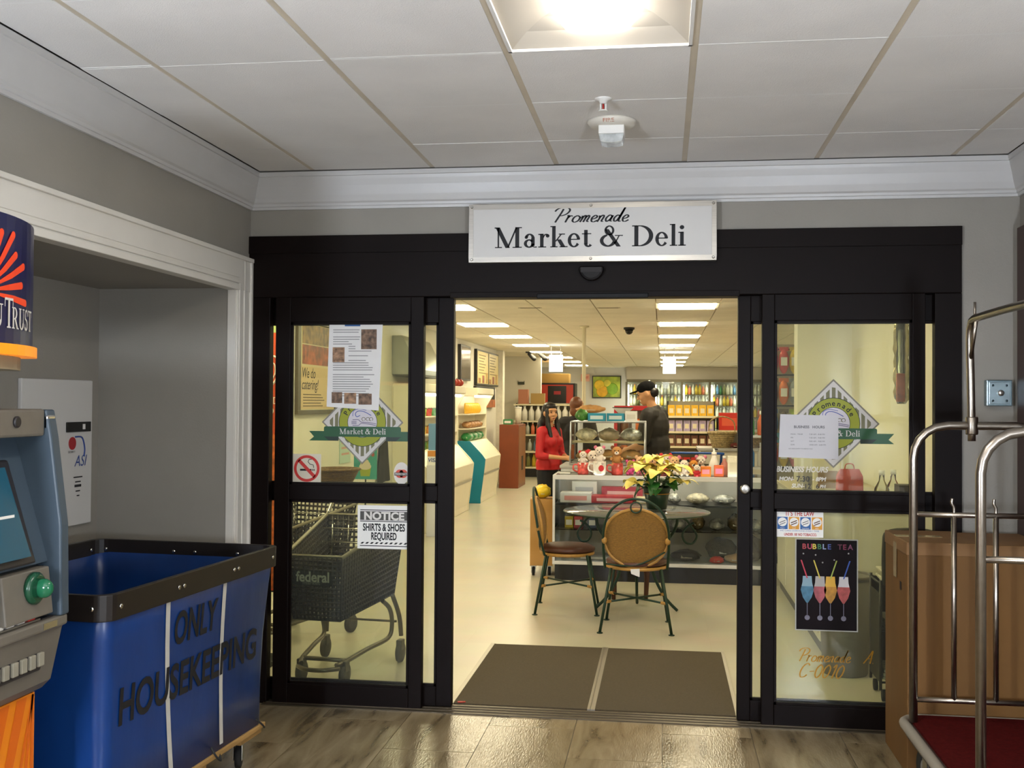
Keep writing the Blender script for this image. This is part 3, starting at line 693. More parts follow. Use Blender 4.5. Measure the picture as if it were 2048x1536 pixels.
# gold unit lettering
t = thing('unit_lettering', 'gold script Promenade unit number painted low on the glass', 'lettering', (.635, GY_, .24))
gold = mat('gold_paint', 'a8791f', .35, metal=.3)
g = G(); e = script(g, 'Promenade', .002, .07, .058, wd=.1); script(g, 'A.', e+.06, .07, .06, wd=.1); g.build('lettering', gold, t); g = G(); script(g, 'C-0010', .0, -.005, .066, wd=.1); g.build('lettering', gold, t)
# the orange item behind: small red chip on the mat is left to the mat builder
t = thing('wall_box', 'small square metal key box on the grey wall beside the entrance', 'box', (1.527, .02, 1.577))
G().box(-.056, .056, -.045, -.001, -.06, .06).build('body', mat('key_box_metal', '8fa3a8', .25, metal=.85, var=.15, vscale=20), t, bev=.004)
G().box(-.046, .046, -.048, -.045, -.05, .05).build('cover', mat('key_box_cover', 'a9bcc0', .2, metal=.8, var=.2, vscale=15), t, bev=.003)
G().lathe([(.014, 0), (.014, -.008), (.009, -.012), (0, -.012)], (0.004, -.048, 0), 16, axis=(0, 1, 0)).build('lock', chrome, t)
for x in (-.03, .03):
    for z in (-.035, .035): G().lathe([(.006, 0), (.005, -.004), (0, -.005)], (x, -.048, z), 8, axis=(0, 1, 0)).build('rivet', mat('rivet_dark', '47545a', .3, metal=.8), t)
# ------------------------------------------------------------------ cash machine in the alcove
taupe = mat('machine_taupe', '655f55', .5, var=.05, vscale=20); slate = mat('machine_blue_grey', '3a4752', .45, var=.05, vscale=10); dkpl = mat('machine_dark', '211f22', .4)
t = thing('cash_machine', 'grey bank cash machine with keypad and green card slot in the alcove', 'cash machine', (0, 0, 0))
t.location = (-2.1, -2.6, 0)
def L(pts): return [(x+2.1, z) for x, z in pts]
y0, y1 = -.38, .38
G().prism(L([(-2.45, .66), (-1.83, .66), (-1.8, .69), (-1.765, .85), (-1.75, .855), (-1.75, .885), (-2.45, .885)]), 'xz', y0, y1).build('lower_fascia', taupe, t, bev=.006)
G().prism(L([(-2.44, 0), (-1.845, 0), (-1.845, .66), (-2.44, .66)]), 'xz', y0+.005, y1-.02).build('base_cabinet', mat('machine_base', '6b665d', .5), t)
q = G().box(.255, .262, y0+.01, y1-.025, .01, .655).build('graphic_panel', mat('orange_graphic', 'e07d12', .4), t)
g = G()
for k in range(9):
    a = y0+.02+k*.085; g.poly([(.263, a, .02), (.263, a+.03, .02), (.263, min(a+.25, y1-.03), .65), (.263, min(a+.2, y1-.04), .65)])
g.build('graphic_stripes', mat('amber_graphic', 'd3610e', .4), t)
for ya, yb in ((y0, y0+.05), (y1-.045, y1)):
    G().prism(L([(-2.45, .885), (-1.745, .885), (-1.75, 1.15), (-1.785, 1.41), (-1.8, 1.49), (-2.45, 1.49)]), 'xz', ya, yb).build('hood_side', slate, t, bev=.006)
G().box(-.35, .296, y0+.05, y1-.045, 1.412, 1.492).build('hood_top', taupe, t, bev=.008)
G().prism(L([(-2.44, .885), (-1.83, .885), (-1.83, 1.03), (-1.79, 1.045), (-1.90, 1.41), (-2.44, 1.41)]), 'xz', y0+.05, y1-.045).build('recess_back', slate, t)
sc_ = G().prism(L([(-1.815, 1.052), (-1.775, 1.052), (-1.868, 1.345), (-1.90, 1.345)]), 'xz', y0+.1, y1-.125).build('screen_bezel', dkpl, t, bev=.006)
g = G(); a = Vector((.337, 0, 1.075)); b = Vector((.252, 0, 1.325)); off = Vector((-.0025+.004, 0, .001))
g.poly([tuple(Vector((p.x-.006, yy, p.z))+off) for p, yy in ((a, y0+.14), (a, y1-.165), (b, y1-.165), (b, y0+.14))]); g.build('screen', mat('screen_teal', '0f3a4c', .2, emit='2a86a4', es=.08), sc_)
g = G(); p = a.lerp(b, .45); g.poly([(p.x-.0035, y1-.19+d, p.z+e) for d, e in ((0, 0), (-.1, 0), (-.1, .008), (0, .008))]); g.build('screen_text', white, sc_)
G().prism([(.262, .9), (.345, .9), (.345, .905), (.33, 1.035), (.262, 1.035)], 'xz', y1-.30, y1-.07).build('reader_panel', taupe, t, bev=.004)
cr = G().lathe([(.046, 0), (.046, .012), (.036, .02)], (.335, y1-.16, .985), 20, axis=(1, 0, 0)).build('card_reader', mat('card_green', '10402a', .25), t)
G().ell((.365, y1-.155, .985), (.03, .02, .028)).build('card_slot', mat('card_green_clear', '1b5a3c', .15), cr)
kc = [('c9c5bc',)*3+('c8281e',), ('c9c5bc',)*3+('d9a520',), ('c9c5bc',)*3+('2f7fc4',), ('c9c5bc',)*3+('3a8f45',)]
kp = G().prism([(.2, .888), (.335, .888), (.335, .893), (.2, .905)], 'xz', y1-.34, y1-.12).build('keypad', mat('keypad_metal', '7f7b74', .35, metal=.6), t)
for i in range(4):
    for j in range(4):
        G().box(.31-i*.03, .333-i*.03, y1-.325+j*.05, y1-.29+j*.05, .893+i*.0025, .902+i*.0025).build('key', mat('key_'+kc[i][j], kc[i][j], .4), kp, bev=.003)
G().box(.285, .335, y1-.11, y1-.055, .886, .889).build('label_plate', dkpl, t)
G().box(.347, .352, y1-.13, y1-.06, .86, .878).build('badge', chrome, t)
dr = G().box(.285, .322, y0+.08, y1-.085, .735, .83).build('dispenser', dkpl, t, bev=.01)
for k in range(14): G().box(.315, .33, y0+.1+k*.042, y0+.128+k*.042, .75, .79).build('roller', mat('dispenser_grey', '8c8778', .45), dr, bev=.003)
G().lathe([(.016, 0), (.016, .006), (.012, .008)], (.296, y1-.19, 1.456), 18, axis=(1, 0, 0)).build('camera_hole', dkpl, t)
G().box(.288, .305, y1-.045, y1-.002, 1.43, 1.475).build('corner_lamp', chrome, t, bev=.006)
# lit bank sign above
t = thing('bank_sign', 'dark blue curved bank sign with red sunburst over the cash machine', 'sign', (-2.1, -2.7, 1.60))
RAD = .58; CX = .42-RAD  # plan arc
def arcp(s, off=0): a = s/RAD; return ((RAD+off)*math.cos(a)+CX, (RAD+off)*math.sin(a))
S0 = .36
def plan(off, n=16): return [arcp(-S0+2*S0*i/n, off) for i in range(n+1)]
G().prism([(-.2, -.3)]+plan(-.03)+[(-.2, .3)], 'xy', 0, .036).build('under_tray', mat('sign_tray', '8a7f66', .5), t)
G().prism([(-.1, -.33)]+plan(.012)+[(-.1, .33)], 'xy', .036, .064, sm=False).build('orange_band', mat('orange_band', 'd98312', .4, emit='ff8a10', es=.35), t)
G().prism([(-.1, -.33)]+plan(0)+[(-.1, .33)], 'xy', .064, .40).build('blue_face', mat('bank_blue', '10123f', .3), t)
G().box(-.66, -.1, -.12, .12, .1, .3).build('wall_bracket', mat('sign_bracket', '4c4a48', .5), t)
def wrap(g, off=.0025):
    for i in range(len(g.v)): x, y_, z = g.v[i]; u, v = arcp(x, off); g.v[i] = (u, v, z)
    return g
cs, cz = -.05, .192
for i in range(14):
    a = math.radians(-4+i*14.4); l = (.215, .185)[i % 2]; k = G(); r0 = .05
    n1, n2 = .0035, .0105; d = (math.cos(a), math.sin(a)); q = (-d[1], d[0])
    pts = [(r0, -n1), (l*.6, -n2*.8), (l, -n2), (l+.007, -n2*.6), (l+.009, 0), (l+.007, n2*.6), (l, n2), (l*.6, n2*.8), (r0, n1)]
    k.poly([(cs+u*d[0]+v*q[0], 0, cz+(u*d[1]+v*q[1])*.92) for u, v in pts]); wrap(k).build('sun_ray', mat('sunburst_red', 'cf3a16', .4, emit='e03a10', es=.12), t)
k = G(); e = serif(k, 'T', .035, .105, .078, sx=.62); e = serif(k, 'RUST', e-.008, .105, .056, sx=.86)
k2 = G(); wdt = serif(G(), 'SU', 0, 0, .06, sx=.85); serif(k2, 'SU', .03-wdt, .105, .06, sx=.85); k._add(k2.v, k2.f)
wrap(k, .003).build('lettering', mat('bank_letters', 'c9c4bd', .4), t)
# intercom / alarm panel on the alcove wall
t = thing('wall_panel', 'tall white metal panel with small black display on the alcove wall', 'panel', (-2.78, -.576, 1.267))
G().box(0, .02, -.296, .296, -.345, .345).build('plate', mat('panel_white', 'cfcdc9', .4), t, bev=.004)
G().box(.02, .028, .06, .272, .098, .146).build('display', mat('display_black', '141414', .2), t, bev=.002)
G().box(.028, .03, .195, .215, .11, .135).build('switch', white, t)
G().lathe([(.03, 0), (.03, .004)], (.02, .115, .045), 24, axis=(1, 0, 0)).build('red_disc', mat('panel_red', 'a3222a', .4), t)
text('SECURITY', .014, ink, t, (.022, .08, .0), rot=(PI/2, 0, PI/2))
pb = mat('panel_blue', '26448c', .4)
text('ASI', .075, pb, t, (.022, .135, -.065), rot=(PI/2, 0, PI/2), shear=.3)
G().tube(smooth([(.022, .14, .075), (.022, .2, .07), (.022, .225, .02), (.022, .22, -.02)], 6), .004, 6).build('swoosh', pb, t)
k = G()
for i, (a, b) in enumerate(((.13, .21), (.145, .195), (.14, .2), (.15, .19), (.16, .185))): z = -.12-i*.022; k.poly([(.0212, a, z), (.0212, b, z), (.0212, b, z+(.012 if i == 2 else .006)), (.0212, a, z+(.012 if i == 2 else .006))])
k.build('small_print', ink, t)

# ------------------------------------------------------------------ blue laundry cart
blue = mat('blue_vinyl', '0a2f66', .35, var=.25, vscale=4, bump=.25, bscale=7, stretch=(1, 1, .35)); bandm = mat('cart_band', '17110e', .45, var=.15, vscale=14)
wood = mat('pine', 'a07c48', .6, var=.22, vscale=6, stretch=(6, .8, 6))
t = thing('laundry_cart', 'tall blue vinyl laundry cart marked ONLY HOUSEKEEPING on wooden base', 'cart', (-2.1, -1.385, 0), math.radians(-4.6))
TW, TL, BW, BL, ZB, ZR = .43, .625, .395, .575, .17, .9
def ring(z, inset=0):
    k = (z-ZB)/(ZR-ZB); return [(x, y) for x, y in rrect(-(BW+(TW-BW)*k)+inset, (BW+(TW-BW)*k)-inset, -(BL+(TL-BL)*k)+inset, (BL+(TL-BL)*k)-inset, .05)]
g = G(); zs = [ZB, .35, .55, .75, ZR]; rings = []
for ins in (0, .006):
    for z in (zs if ins == 0 else zs[::-1]):
        rings.append([(x, y, z if z != ZB or ins == 0 else ZB+.006) for x, y in ring(z, ins+.012*math.sin((z-ZB)/(ZR-ZB)*PI))])
n = len(rings[0]); vs = [v for r in rings for v in r]
fs = [(i*n+k, i*n+(k+1) % n, (i+1)*n+(k+1) % n, (i+1)*n+k) for i in range(len(rings)-1) for k in range(n)]+[tuple(range(n)), tuple((len(rings)-1)*n+k for k in range(n))]
g._add(vs, fs, 0, True); g.build('tub', blue, t)
g = G(); ro = [(*p, z) for z, off in ((.82, -.006), (.905, -.008)) for p in ring(ZR, off)]; ri = [(*p, z) for z, off in ((.905, .012), (.82, .012)) for p in ring(ZR, off)]
vs = ro+ri; fs = [(i*n+k, i*n+(k+1) % n, ((i+1) % 4)*n+(k+1) % n, ((i+1) % 4)*n+k) for i in range(4) for k in range(n)]
g._add(vs, fs, 0); g.build('rim_band', bandm, t, bev=.003)
rv = G().lathe([(.009, 0), (.008, .003), (.004, .005), (0, .005)], seg=10).mesh('rivet', chrome)
for y in (-.56, -.20, -.165, .215, .25, .56): place('rivet', rv, t, (TW+.007, y, .862), (0, PI/2, 0)); place('rivet', rv, t, (-TW+.013, y, .862), (0, PI/2, 0))
for x in (-.38, -.05, .05, .25, .38): place('rivet', rv, t, (x, TL-.013, .862), (PI/2, 0, 0)); place('rivet', rv, t, (x, -TL-.007, .862), (PI/2, 0, 0))
tilt = math.atan2(TW-BW, ZR-ZB)
def fx(z, off=.002): return BW+(TW-BW)*(z-ZB)/(ZR-ZB)-.012*math.sin((z-ZB)/(ZR-ZB)*PI)+off
strap = mat('white_strap', 'b9b6ad', .8, var=.08, vscale=10)
for yt, yb in ((-.25, -.17), (.165, .20)):
    g = G(); zz = [.19+(.82-.19)*i/8 for i in range(9)]
    vs = []
    for z in zz:
        f_ = (z-.19)/(.82-.19); y = yb+(yt-yb)*f_; vs += [(fx(z, .003), y-.014, z), (fx(z, .003), y+.014, z)]
    g._add(vs, [(2*i, 2*i+1, 2*i+3, 2*i+2) for i in range(8)]); g.build('strap', strap, t)
st = mat('stencil_black', '0d0e14', .6)
def stencil(s, y, z, h, width, rise=0):
    me = text_mesh(s, h*1.42, bold=.004, width=width); me.materials.clear(); me.materials.append(st)
    for v in me.vertices:
        yy, zz = y+v.co.x, z+v.co.y+rise*v.co.x; v.co = (fx(zz, .0045), yy, zz)
    place('lettering', me, t)
stencil('ONLY', -.19, .655, .115, .31); stencil('HOUSEKEEPING', -.51, .465, .12, .99)
g = G()
for (y, z, l) in ((-.55, .72, .12),): g.tube(smooth([(fx(z), y, z), (fx(z-.05), y-.003, z-.05), (fx(z-l), y-.01, z-l)], 5), [.003]*5+[.006]*6, 6)
g.xf(Matrix.Translation((-.06, -.056, 0))); 
for y0_, y1_ in ((-.57, -.38), (-.1, .1), (.38, .57)): G().box(-.39, .39, y0_, y1_, .125, .15).build('base_slat', wood, t, bev=.003)
for x in (-.36, .36): G().box(x-.045, x+.045, -.575, .575, .15, .17).build('base_rail', wood, t, bev=.003)
def caster(par, x, y, r=.048, rot=0, z0=None):
    z1 = z0 if z0 else r*2+.03
    f = G().box(-.03, .03, -.035, .035, z1-.006, z1); f.box(-.02, -.016, -.02, .02, r-.01, z1-.005).box(.016, .02, -.02, .02, r-.01, z1-.005)
    c = f.build('caster', steel, par, loc=(x, y, 0), rot=(0, 0, rot))
    G().lathe([(r*.5, -.012), (r, -.011), (r, .011), (r*.5, .012)], (0, .012, r), 20, axis=(1, 0, 0)).build('wheel', rubber, c)
    G().lathe([(r*.45, -.014), (r*.45, .014)], (0, .012, r), 14, axis=(1, 0, 0)).build('hub', mat('caster_hub', '8a867e', .4), c)
for x in (-.33, .33):
    for y in (-.48, .48): caster(t, x, y, .046, .3, .125)
G().tube(smooth([(fx(.17), .12, .2), (fx(.17)+.02, .12, .17), (fx(.17)+.02, .16, .14), (fx(.17), .18, .165)], 5), .004).build('lashing', rubber, t)
G().tube(smooth([(fx(.17), .5, .2), (fx(.17)+.015, .53, .17), (fx(.17)+.01, .56, .15)], 5), .004).build('lashing', rubber, t)

# ------------------------------------------------------------------ luggage cart and carton on the right
card = mat('cardboard', '684514', .7, var=.12, vscale=5, stretch=(1, 1, .3)); cardd = mat('cardboard_fold', '6d4c29', .75)
t = thing('cardboard_box', 'tall brown cardboard carton standing behind the luggage cart', 'box', (1.285, -.37, 0))
G().box(-.285, .285, -.22, .22, 0, .91).build('body', card, t, bev=.004)
G().box(-.288, -.002, -.223, .223, .9, .955).build('flap', mat('cardboard_light', '7a5730', .7, var=.1), t, bev=.004); G().box(.002, .288, -.223, .223, .9, .95).build('flap', mat('cardboard_light', '7a5730', .7, var=.1), t, bev=.004)
G().box(-.2895, -.2885, -.03, .03, .78, .93).box(-.2895, -.1, -.03, .03, .955, .9565).build('packing_tape', mat('packing_tape', 'a08a64', .2), t)
G().box(-.2865, -.286, -.115, -.085, .74, .775).build('tear', black, t)
bz = mat('brushed_bronze_tube', '9c9388', .3, metal=1, var=.08, vscale=40)
t = thing('luggage_cart', 'metal hotel luggage cart with red carpet deck and garment rail', 'cart', (1.245, -1.255, 0))
G().prism(rrect(-.28, .28, -.6, .6, .07), 'xy', .205, .262).build('deck', mat('deck_side', '3a2c26', .5), t)
G().prism(rrect(-.262, .262, -.582, .582, .06), 'xy', .262, .272).build('carpet', mat('red_carpet', '4a100f', .95, spec=.05, var=.2, vscale=60, bump=.6, bscale=300), t)
G().tube([(x, y, .25) for x, y in rrect(-.285, .285, -.605, .605, .08, 6)], .02, 10, closed=True).build('bumper', mat('grey_bumper', '8c8578', .6), t)
def hoop(y, rails, bars):
    pts = [(-.26, y, .27), (-.26, y, 1.30)]+[(-.26+.13*(1-math.cos(a)), y, 1.31+.13*math.sin(a)) for a in (0, .3, .6, .9, 1.2, PI/2)]+[(.13+.0, y, 1.44)]+[(.26-.13*(1-math.cos(a)), y, 1.31+.13*math.sin(a)) for a in (1.2, .9, .6, .3, 0)]+[(.26, y, .27)]
    h = G().tube(pts, .0165, 12).build('hoop', bz, t)
    for z in rails: G().tube([(-.25, y, z), (.25, y, z)], .011, 10).build('cross_rail', bz, t)
    for x in bars:
        G().tube([(x, y, rails[-1]), (x, y, rails[0])], .0105, 10).build('upright_bar', bz, t)
        G().tube(smooth([(x, y, rails[0]), (x, y, rails[0]+.03), (x-.008, y, rails[0]+.045), (x-.006, y, rails[0]+.065)], 4), .006, 8).build('hook', bz, t)
YB_, YN = .485, -.43
hoop(YB_, (1.088, .36), (-.107, .05)); hoop(YN, (1.04, .36), (-.087, .087))
G().tube(smooth([(-.04, YB_, 1.38), (-.045, YB_-.005, 1.6), (-.05, YB_-.01, 1.78), (-.05, YB_-.03, 1.835), (-.05, YB_-.07, 1.855), (-.05, YB_-.2, 1.858), (-.05, 0, 1.86), (-.05, YN+.2, 1.858), (-.05, YN+.07, 1.855), (-.05, YN+.03, 1.835), (-.05, YN+.01, 1.78), (-.045, YN, 1.6), (-.04, YN, 1.38)], 4), .0155, 12).build('garment_rail', bz, t)
for y, s in ((YB_, -1), (YN, 1)): G().tube([(-.048, y+s*.012, 1.70), (-.05, y+s*.1, 1.852)], .008, 8).build('brace', bz, t)
G().tube([(-.05, YB_-.08, 1.85), (-.05, YB_-.08, 1.92)], .005, 8).build('rail_pin', bz, t)
for y in (YB_, YN): G().lathe([(.022, -.035), (.024, -.03), (.024, .03), (.022, .035)], (-.04, y, 1.44), 14).build('collar', bz, t)
for x in (-.2, .2):
    for y in (-.48, .48): caster(t, x, y, .085, .2, .205)
# ------------------------------------------------------------------ entrance mats
matm = mat('brown_mat', '483e2c', .95, var=.12, vscale=90, bump=.5, bscale=260); alu = mat('mat_edge', 'a8a295', .4, metal=.7)
for x0, x1, lab in ((-1.045, -.35, 'brown ribbed entrance mat on the wall-case side of the threshold'), (-.336, .37, 'brown ribbed entrance mat on the sales-counter side of the threshold')):
    t = thing('entrance_mat', lab, 'mat', ((x0+x1)/2, .8, 0), 0, 'entrance mats'); h = (x1-x0)/2
    G().box(-h+.012, h-.012, -.67, .68, .0005, .009).build('pile', matm, t)
    for s in (-1, 1): G().box(s*h-.012, s*h+(.004 if s > 0 else .012), -.68, .69, .0005, .011).build('edge_strip', alu, t)
# ------------------------------------------------------------------ shopping carts
cartpl = mat('brown_cart_plastic', '3b3227', .45, var=.1, vscale=12); carttube = mat('cart_tube', '6e675a', .35, metal=.8)
def shopping_cart(label, loc, rz, lettering=True):
    t = thing('shopping_cart', label, 'shopping cart', loc, rz, 'shopping carts')
    bf, bb, tf, tb = (-.33, .36), (.30, .40), (-.385, .70), (.36, .84)   # (y, z) bottom front/back, top front/back
    wbf, wbb, wtf, wtb = .135, .2, .165, .245
    P = lambda s, w, yz: Vector((s*w, yz[0], yz[1]))
    def lattice(name, a, b, c, d, nu, nv):
        g = G()
        for i in range(nu+1): f = i/nu; g.tube([a.lerp(b, f), d.lerp(c, f)], .0075, 4)
        for j in range(nv+1): f = j/nv; g.tube([a.lerp(d, f), b.lerp(c, f)], .0075, 4)
        o = g.build(name, cartpl, t); return o
    lattice('side_panel', P(1, wbf, bf), P(1, wbb, bb), P(1, wtb, tb), P(1, wtf, tf), 26, 14)
    lattice('side_panel', P(-1, wbf, bf), P(-1, wbb, bb), P(-1, wtb, tb), P(-1, wtf, tf), 26, 14)
    lattice('front_panel', P(-1, wbf, bf), P(1, wbf, bf), P(1, wtf, tf), P(-1, wtf, tf), 12, 14)
    lattice('back_panel', P(-1, wbb, bb), P(1, wbb, bb), P(1, wtb, tb), P(-1, wtb, tb), 14, 14)
    lattice('floor_panel', P(-1, wbf, bf), P(1, wbf, bf), P(1, wbb, bb), P(-1, wbb, bb), 11, 20)
    g = G(); g.tube([P(-1, wtf, tf), P(1, wtf, tf), P(1, wtb, tb), P(-1, wtb, tb)], .011, 8, closed=True); g.build('rim', mat('cart_rim', '8a8069', .35), t)
    hd = G(); hd.tube(smooth([P(-1, wtb, tb), Vector((-.245, .46, .93)), Vector((-.23, .5, .95)), Vector((.23, .5, .95)), Vector((.245, .46, .93)), P(1, wtb, tb)], 4), .012, 8); hd.build('handle', chrome, t)
    g = G()
    for z in (.62, .70, .78): g.tube([(-.2, .2, z), (.2, .2, z)], .004, 6)
    for x in (-.15, -.05, .05, .15): g.tube([(x, .2, .6), (x, .22, .8)], .004, 6)
    g.build('child_seat', chrome, t)
    for s in (-1, 1):
        G().tube(smooth([(s*.2, .12, .39), (s*.215, .2, .33), (s*.215, .24, .24), (s*.2, .22, .16), (s*.165, .0, .145), (s*.13, -.22, .125), (s*.1, -.3, .115)], 5), .013, 8).build('chassis_rail', carttube, t)
        G().tube(smooth([(s*.195, .29, .40), (s*.225, .33, .27), (s*.235, .34, .15)], 5), .014, 8).build('rear_leg', carttube, t)
    G().tube([(-.13, -.22, .125), (.13, -.22, .125)], .012, 8).build('cross_tube', carttube, t)
    G().tube(smooth([(-.12, -.3, .1), (-.05, -.36, .1), (.05, -.36, .1), (.12, -.3, .1)], 5), .012, 8).build('front_bumper', carttube, t)
    G().tube([(-.22, .3, .24), (.22, .3, .24)], .007, 8).build('cross_tube', carttube, t)
    for x, y in ((-.125, -.24), (.125, -.24), (-.235, .33), (.235, .33)):
        w = G().box(x-.018, x+.018, y-.03, y+.03, .07, .13).build('caster', mat('caster_grey', '57524a', .5), t, bev=.006)
        G().lathe([(.03, -.014), (.058, -.012), (.058, .012), (.03, .014)], (x, y, .058), 18, axis=(1, 0, 0)).build('wheel', mat('wheel_grey', '4a463f', .7), w)
    if lettering:
        pl = G().prism([(-.115, .545), (.105, .545), (.11, .63), (-.12, .63)], 'xz', -.004, .004).build('name_plate', mat('cart_plate', '2a2620', .5), t, loc=(0, -.372, 0))
        wl_ = mat('cart_letters', 'a9a79a', .5)
        text('federal', .075, wl_, pl, (-.1, -.006, .567), bold=.002, width=.19); text('market', .03, mat('cart_letters_dim', '6f6c62', .5), pl, (-.06, -.006, .552), bold=.0006, width=.1)
    return t
shopping_cart('dark brown plastic shopping cart marked federal just inside the entrance', (-1.78, .66, 0), math.radians(-6))
shopping_cart('plain brown plastic shopping cart carrying a woven basket', (-2.36, 1.47, 0), math.radians(-20), False)
wick = mat('wicker_brown', '7d5f33', .6, var=.45, vscale=55, bump=.7, bscale=90, stretch=(1, 1, 3))
def basket(label, loc, r, h, handle=True, m=wick, sx=1):
    t = thing('wicker_basket', label, 'basket', loc)
    g = G(); n = 8
    for k in range(n):
        f0 = k/n; rr = r*(.68+.32*f0); g.tube([(rr*sx*math.cos(a*PI/10), rr*math.sin(a*PI/10), h*f0+h/n/2) for a in range(20)], h/n*.62, 6, closed=True)
    g.lathe([(0, .004), (r*.68, .004)], seg=20); g.build('weave', m, t)
    G().tube([(r*sx*1.02*math.cos(a*PI/12), r*1.02*math.sin(a*PI/12), h) for a in range(24)], h*.1, 8, closed=True).build('rim', m, t)
    if handle: G().tube(smooth([(-r*sx, 0, h), (-r*sx*.85, 0, h+r*.9), (0, 0, h+r*1.25), (r*sx*.85, 0, h+r*.9), (r*sx, 0, h)], 6), r*.05, 8).build('handle', m, t)
    return t
basket('shallow woven basket resting across the plain shopping cart', (-2.19, 1.9, .967), .15, .09, False)

# ------------------------------------------------------------------ cafe table, chairs and plant
iron = mat('green_iron', '17301f', .45, metal=.3); rattan = mat('rattan_weave', '8d6526', .5, var=.3, vscale=70, bump=.8, bscale=120, stretch=(1, 1, 4)); cane = mat('cane_wrap', 'a87c38', .5, var=.15, vscale=30)
cush = mat('brown_cushion', '4a2414', .45, var=.15, vscale=8)
t = thing('cafe_table', 'round glass cafe table on green scrolled iron legs', 'table', (-.185, 2.72, 0)); TZ = .735
G().lathe([(0, TZ-.012), (.525, TZ-.012), (.53, TZ-.006), (.525, TZ), (0, TZ)], seg=48).build('glass_top', glass('table_glass', (.80, .86, .83), .02, 1.5, haze=.14), t)
G().tube([(.529*math.cos(a*PI/24), .529*math.sin(a*PI/24), TZ-.006) for a in range(48)], .005, 6, closed=True).build('glass_edge', iron, t)
G().tube([(.3*math.cos(a*PI/12), .3*math.sin(a*PI/12), TZ-.03) for a in range(24)], .009, 8, closed=True).build('top_ring', iron, t)
G().tube([(.12*math.cos(a*PI/8), .12*math.sin(a*PI/8), .34) for a in range(16)], .008, 8, closed=True).build('tie_ring', iron, t)
for k in range(3):
    a = math.radians((8, 90, 172)[k]); c, s = math.cos(a), math.sin(a); V = lambda r, z: (r*c, r*s, z)
    G().tube(smooth([V(.3, TZ-.035), V(.28, .6), V(.16, .42), V(.12, .3), V(.2, .12), V(.3, .01)], 6), .011, 8).build('leg', iron, t)
    G().tube(smooth([V(.29, TZ-.04), V(.36, .67), V(.40, .62), V(.44, .555), V(.41, .5), V(.36, .505), V(.335, .56), V(.37, .62), V(.42, .65)], 6), .008, 8).build('scroll', iron, t)
def cafe_chair(label, loc, rz):
    """local: sitter faces +y, back at -y"""
    t = thing('cafe_chair', label, 'chair', loc, rz, 'rattan cafe chairs')
    sz = .42
    G().tube([(.2*math.cos(a*PI/12), .19*math.sin(a*PI/12), sz) for a in range(24)], .012, 8, closed=True).build('seat_ring', cane, t)
    G().lathe([(0, sz-.005), (.19, sz-.005), (.19, sz+.003), (0, sz+.003)], seg=24).build('seat_base', rattan, t)
    G().lathe([(0, sz+.006), (.17, sz+.006), (.205, sz+.022), (.205, sz+.04), (.17, sz+.058), (.08, sz+.064), (0, sz+.064)], seg=28).build('cushion', cush, t)
    B = [(-.205, -.15, sz), (-.215, -.19, .56), (-.21, -.215, .70), (-.165, -.235, .81), (-.08, -.245, .875), (0, -.248, .89), (.08, -.245, .875), (.165, -.235, .81), (.21, -.215, .70), (.215, -.19, .56), (.205, -.15, sz)]
    G().tube(smooth(B, 5), .009, 8).build('back_frame', iron, t)
    g = G(); n = 28; rx, rz_ = .212, .193; cz = .628
    def bp(u, v, off): # point on the curved oval back
        x, z = u*rx, cz+v*rz_; return (x, -.205-(z-.56)*.14+(.035*(u*u))+off, z)
    vs = []; rings = 6; fs = []
    for off in (0, .012):
        for r in range(rings+1):
            for k in range(n): a = 2*PI*k/n; vs.append(bp(r/rings*math.cos(a), r/rings*math.sin(a), off))
    m_ = (rings+1)*n
    for o_ in (0, m_):
        for r in range(rings):
            for k in range(n): l = (k+1) % n; fs.append((o_+r*n+k, o_+r*n+l, o_+(r+1)*n+l, o_+(r+1)*n+k))
    for k in range(n): l = (k+1) % n; fs.append((rings*n+k, rings*n+l, m_+rings*n+l, m_+rings*n+k))
    g._add(vs, fs, 0, True); g.build('back_panel', rattan, t)
    G().tube([bp(math.cos(2*PI*k/n), math.sin(2*PI*k/n), .006) for k in range(n)], .011, 8, closed=True).build('back_rim', cane, t)
    G().tube([(.035*math.cos(a*PI/8), -.25, .835+.035*math.sin(a*PI/8)) for a in range(16)], .006, 6, closed=True).build('crest_ring', iron, t)
    for s in (-1, 1): G().ell((s*.208, -.2, .61), (.018, .016, .024)).build('back_wrap', cane, t)
    G().tube(smooth([(-.2, -.17, sz+.03), (0, -.2, sz+.03), (.19, -.19, sz+.12)], 5), .006, 6).build('back_stay', iron, t)
    for x, y in ((-.165, -.145), (.165, -.145), (-.15, .15), (.15, .15)):
        fx_, fy_ = x*1.42, y*1.5
        l = G().tube([(x, y, sz), (fx_, fy_, .006)], .0095, 8).lathe([(.02, 0), (.02, .006)], (fx_, fy_, 0), 12).build('leg', iron, t)
    for a, b in (((-.2, -.18), (.19, .19)), ((.2, -.18), (-.19, .19))):
        G().tube([(*a, .2), (*b, .2)], .007, 6).build('stretcher', iron, t)
        for p in (a, b): G().tube([(p[0], p[1], .2), (p[0]*.84, p[1]*.84, .2)], .011, 8).build('stretcher_wrap', cane, t)
    return t
c1 = cafe_chair('rattan cafe chair with its oval back turned to the entrance', (-.17, 2.16, 0), 0)
G().poly([(-.035, -.213, .425), (.025, -.213, .43), (.025, -.214, .375), (.01, -.214, .37), (-.03, -.214, .395)]).prism([(-.035, .425), (.025, .43), (.025, .375), (.01, .37), (-.03, .395)], 'xz', -.214, -.212).build('price_tag', paper, c1)
cafe_chair('rattan cafe chair seen side-on with brown cushion beside the glass table', (-.69, 2.72, 0), math.radians(-88))
woodc = mat('dark_wood', '4a2414', .5, var=.2, vscale=9)
t = thing('wooden_stool', 'low dark wooden stool on the far side of the glass table', 'stool', (-.245, 3.29, 0))
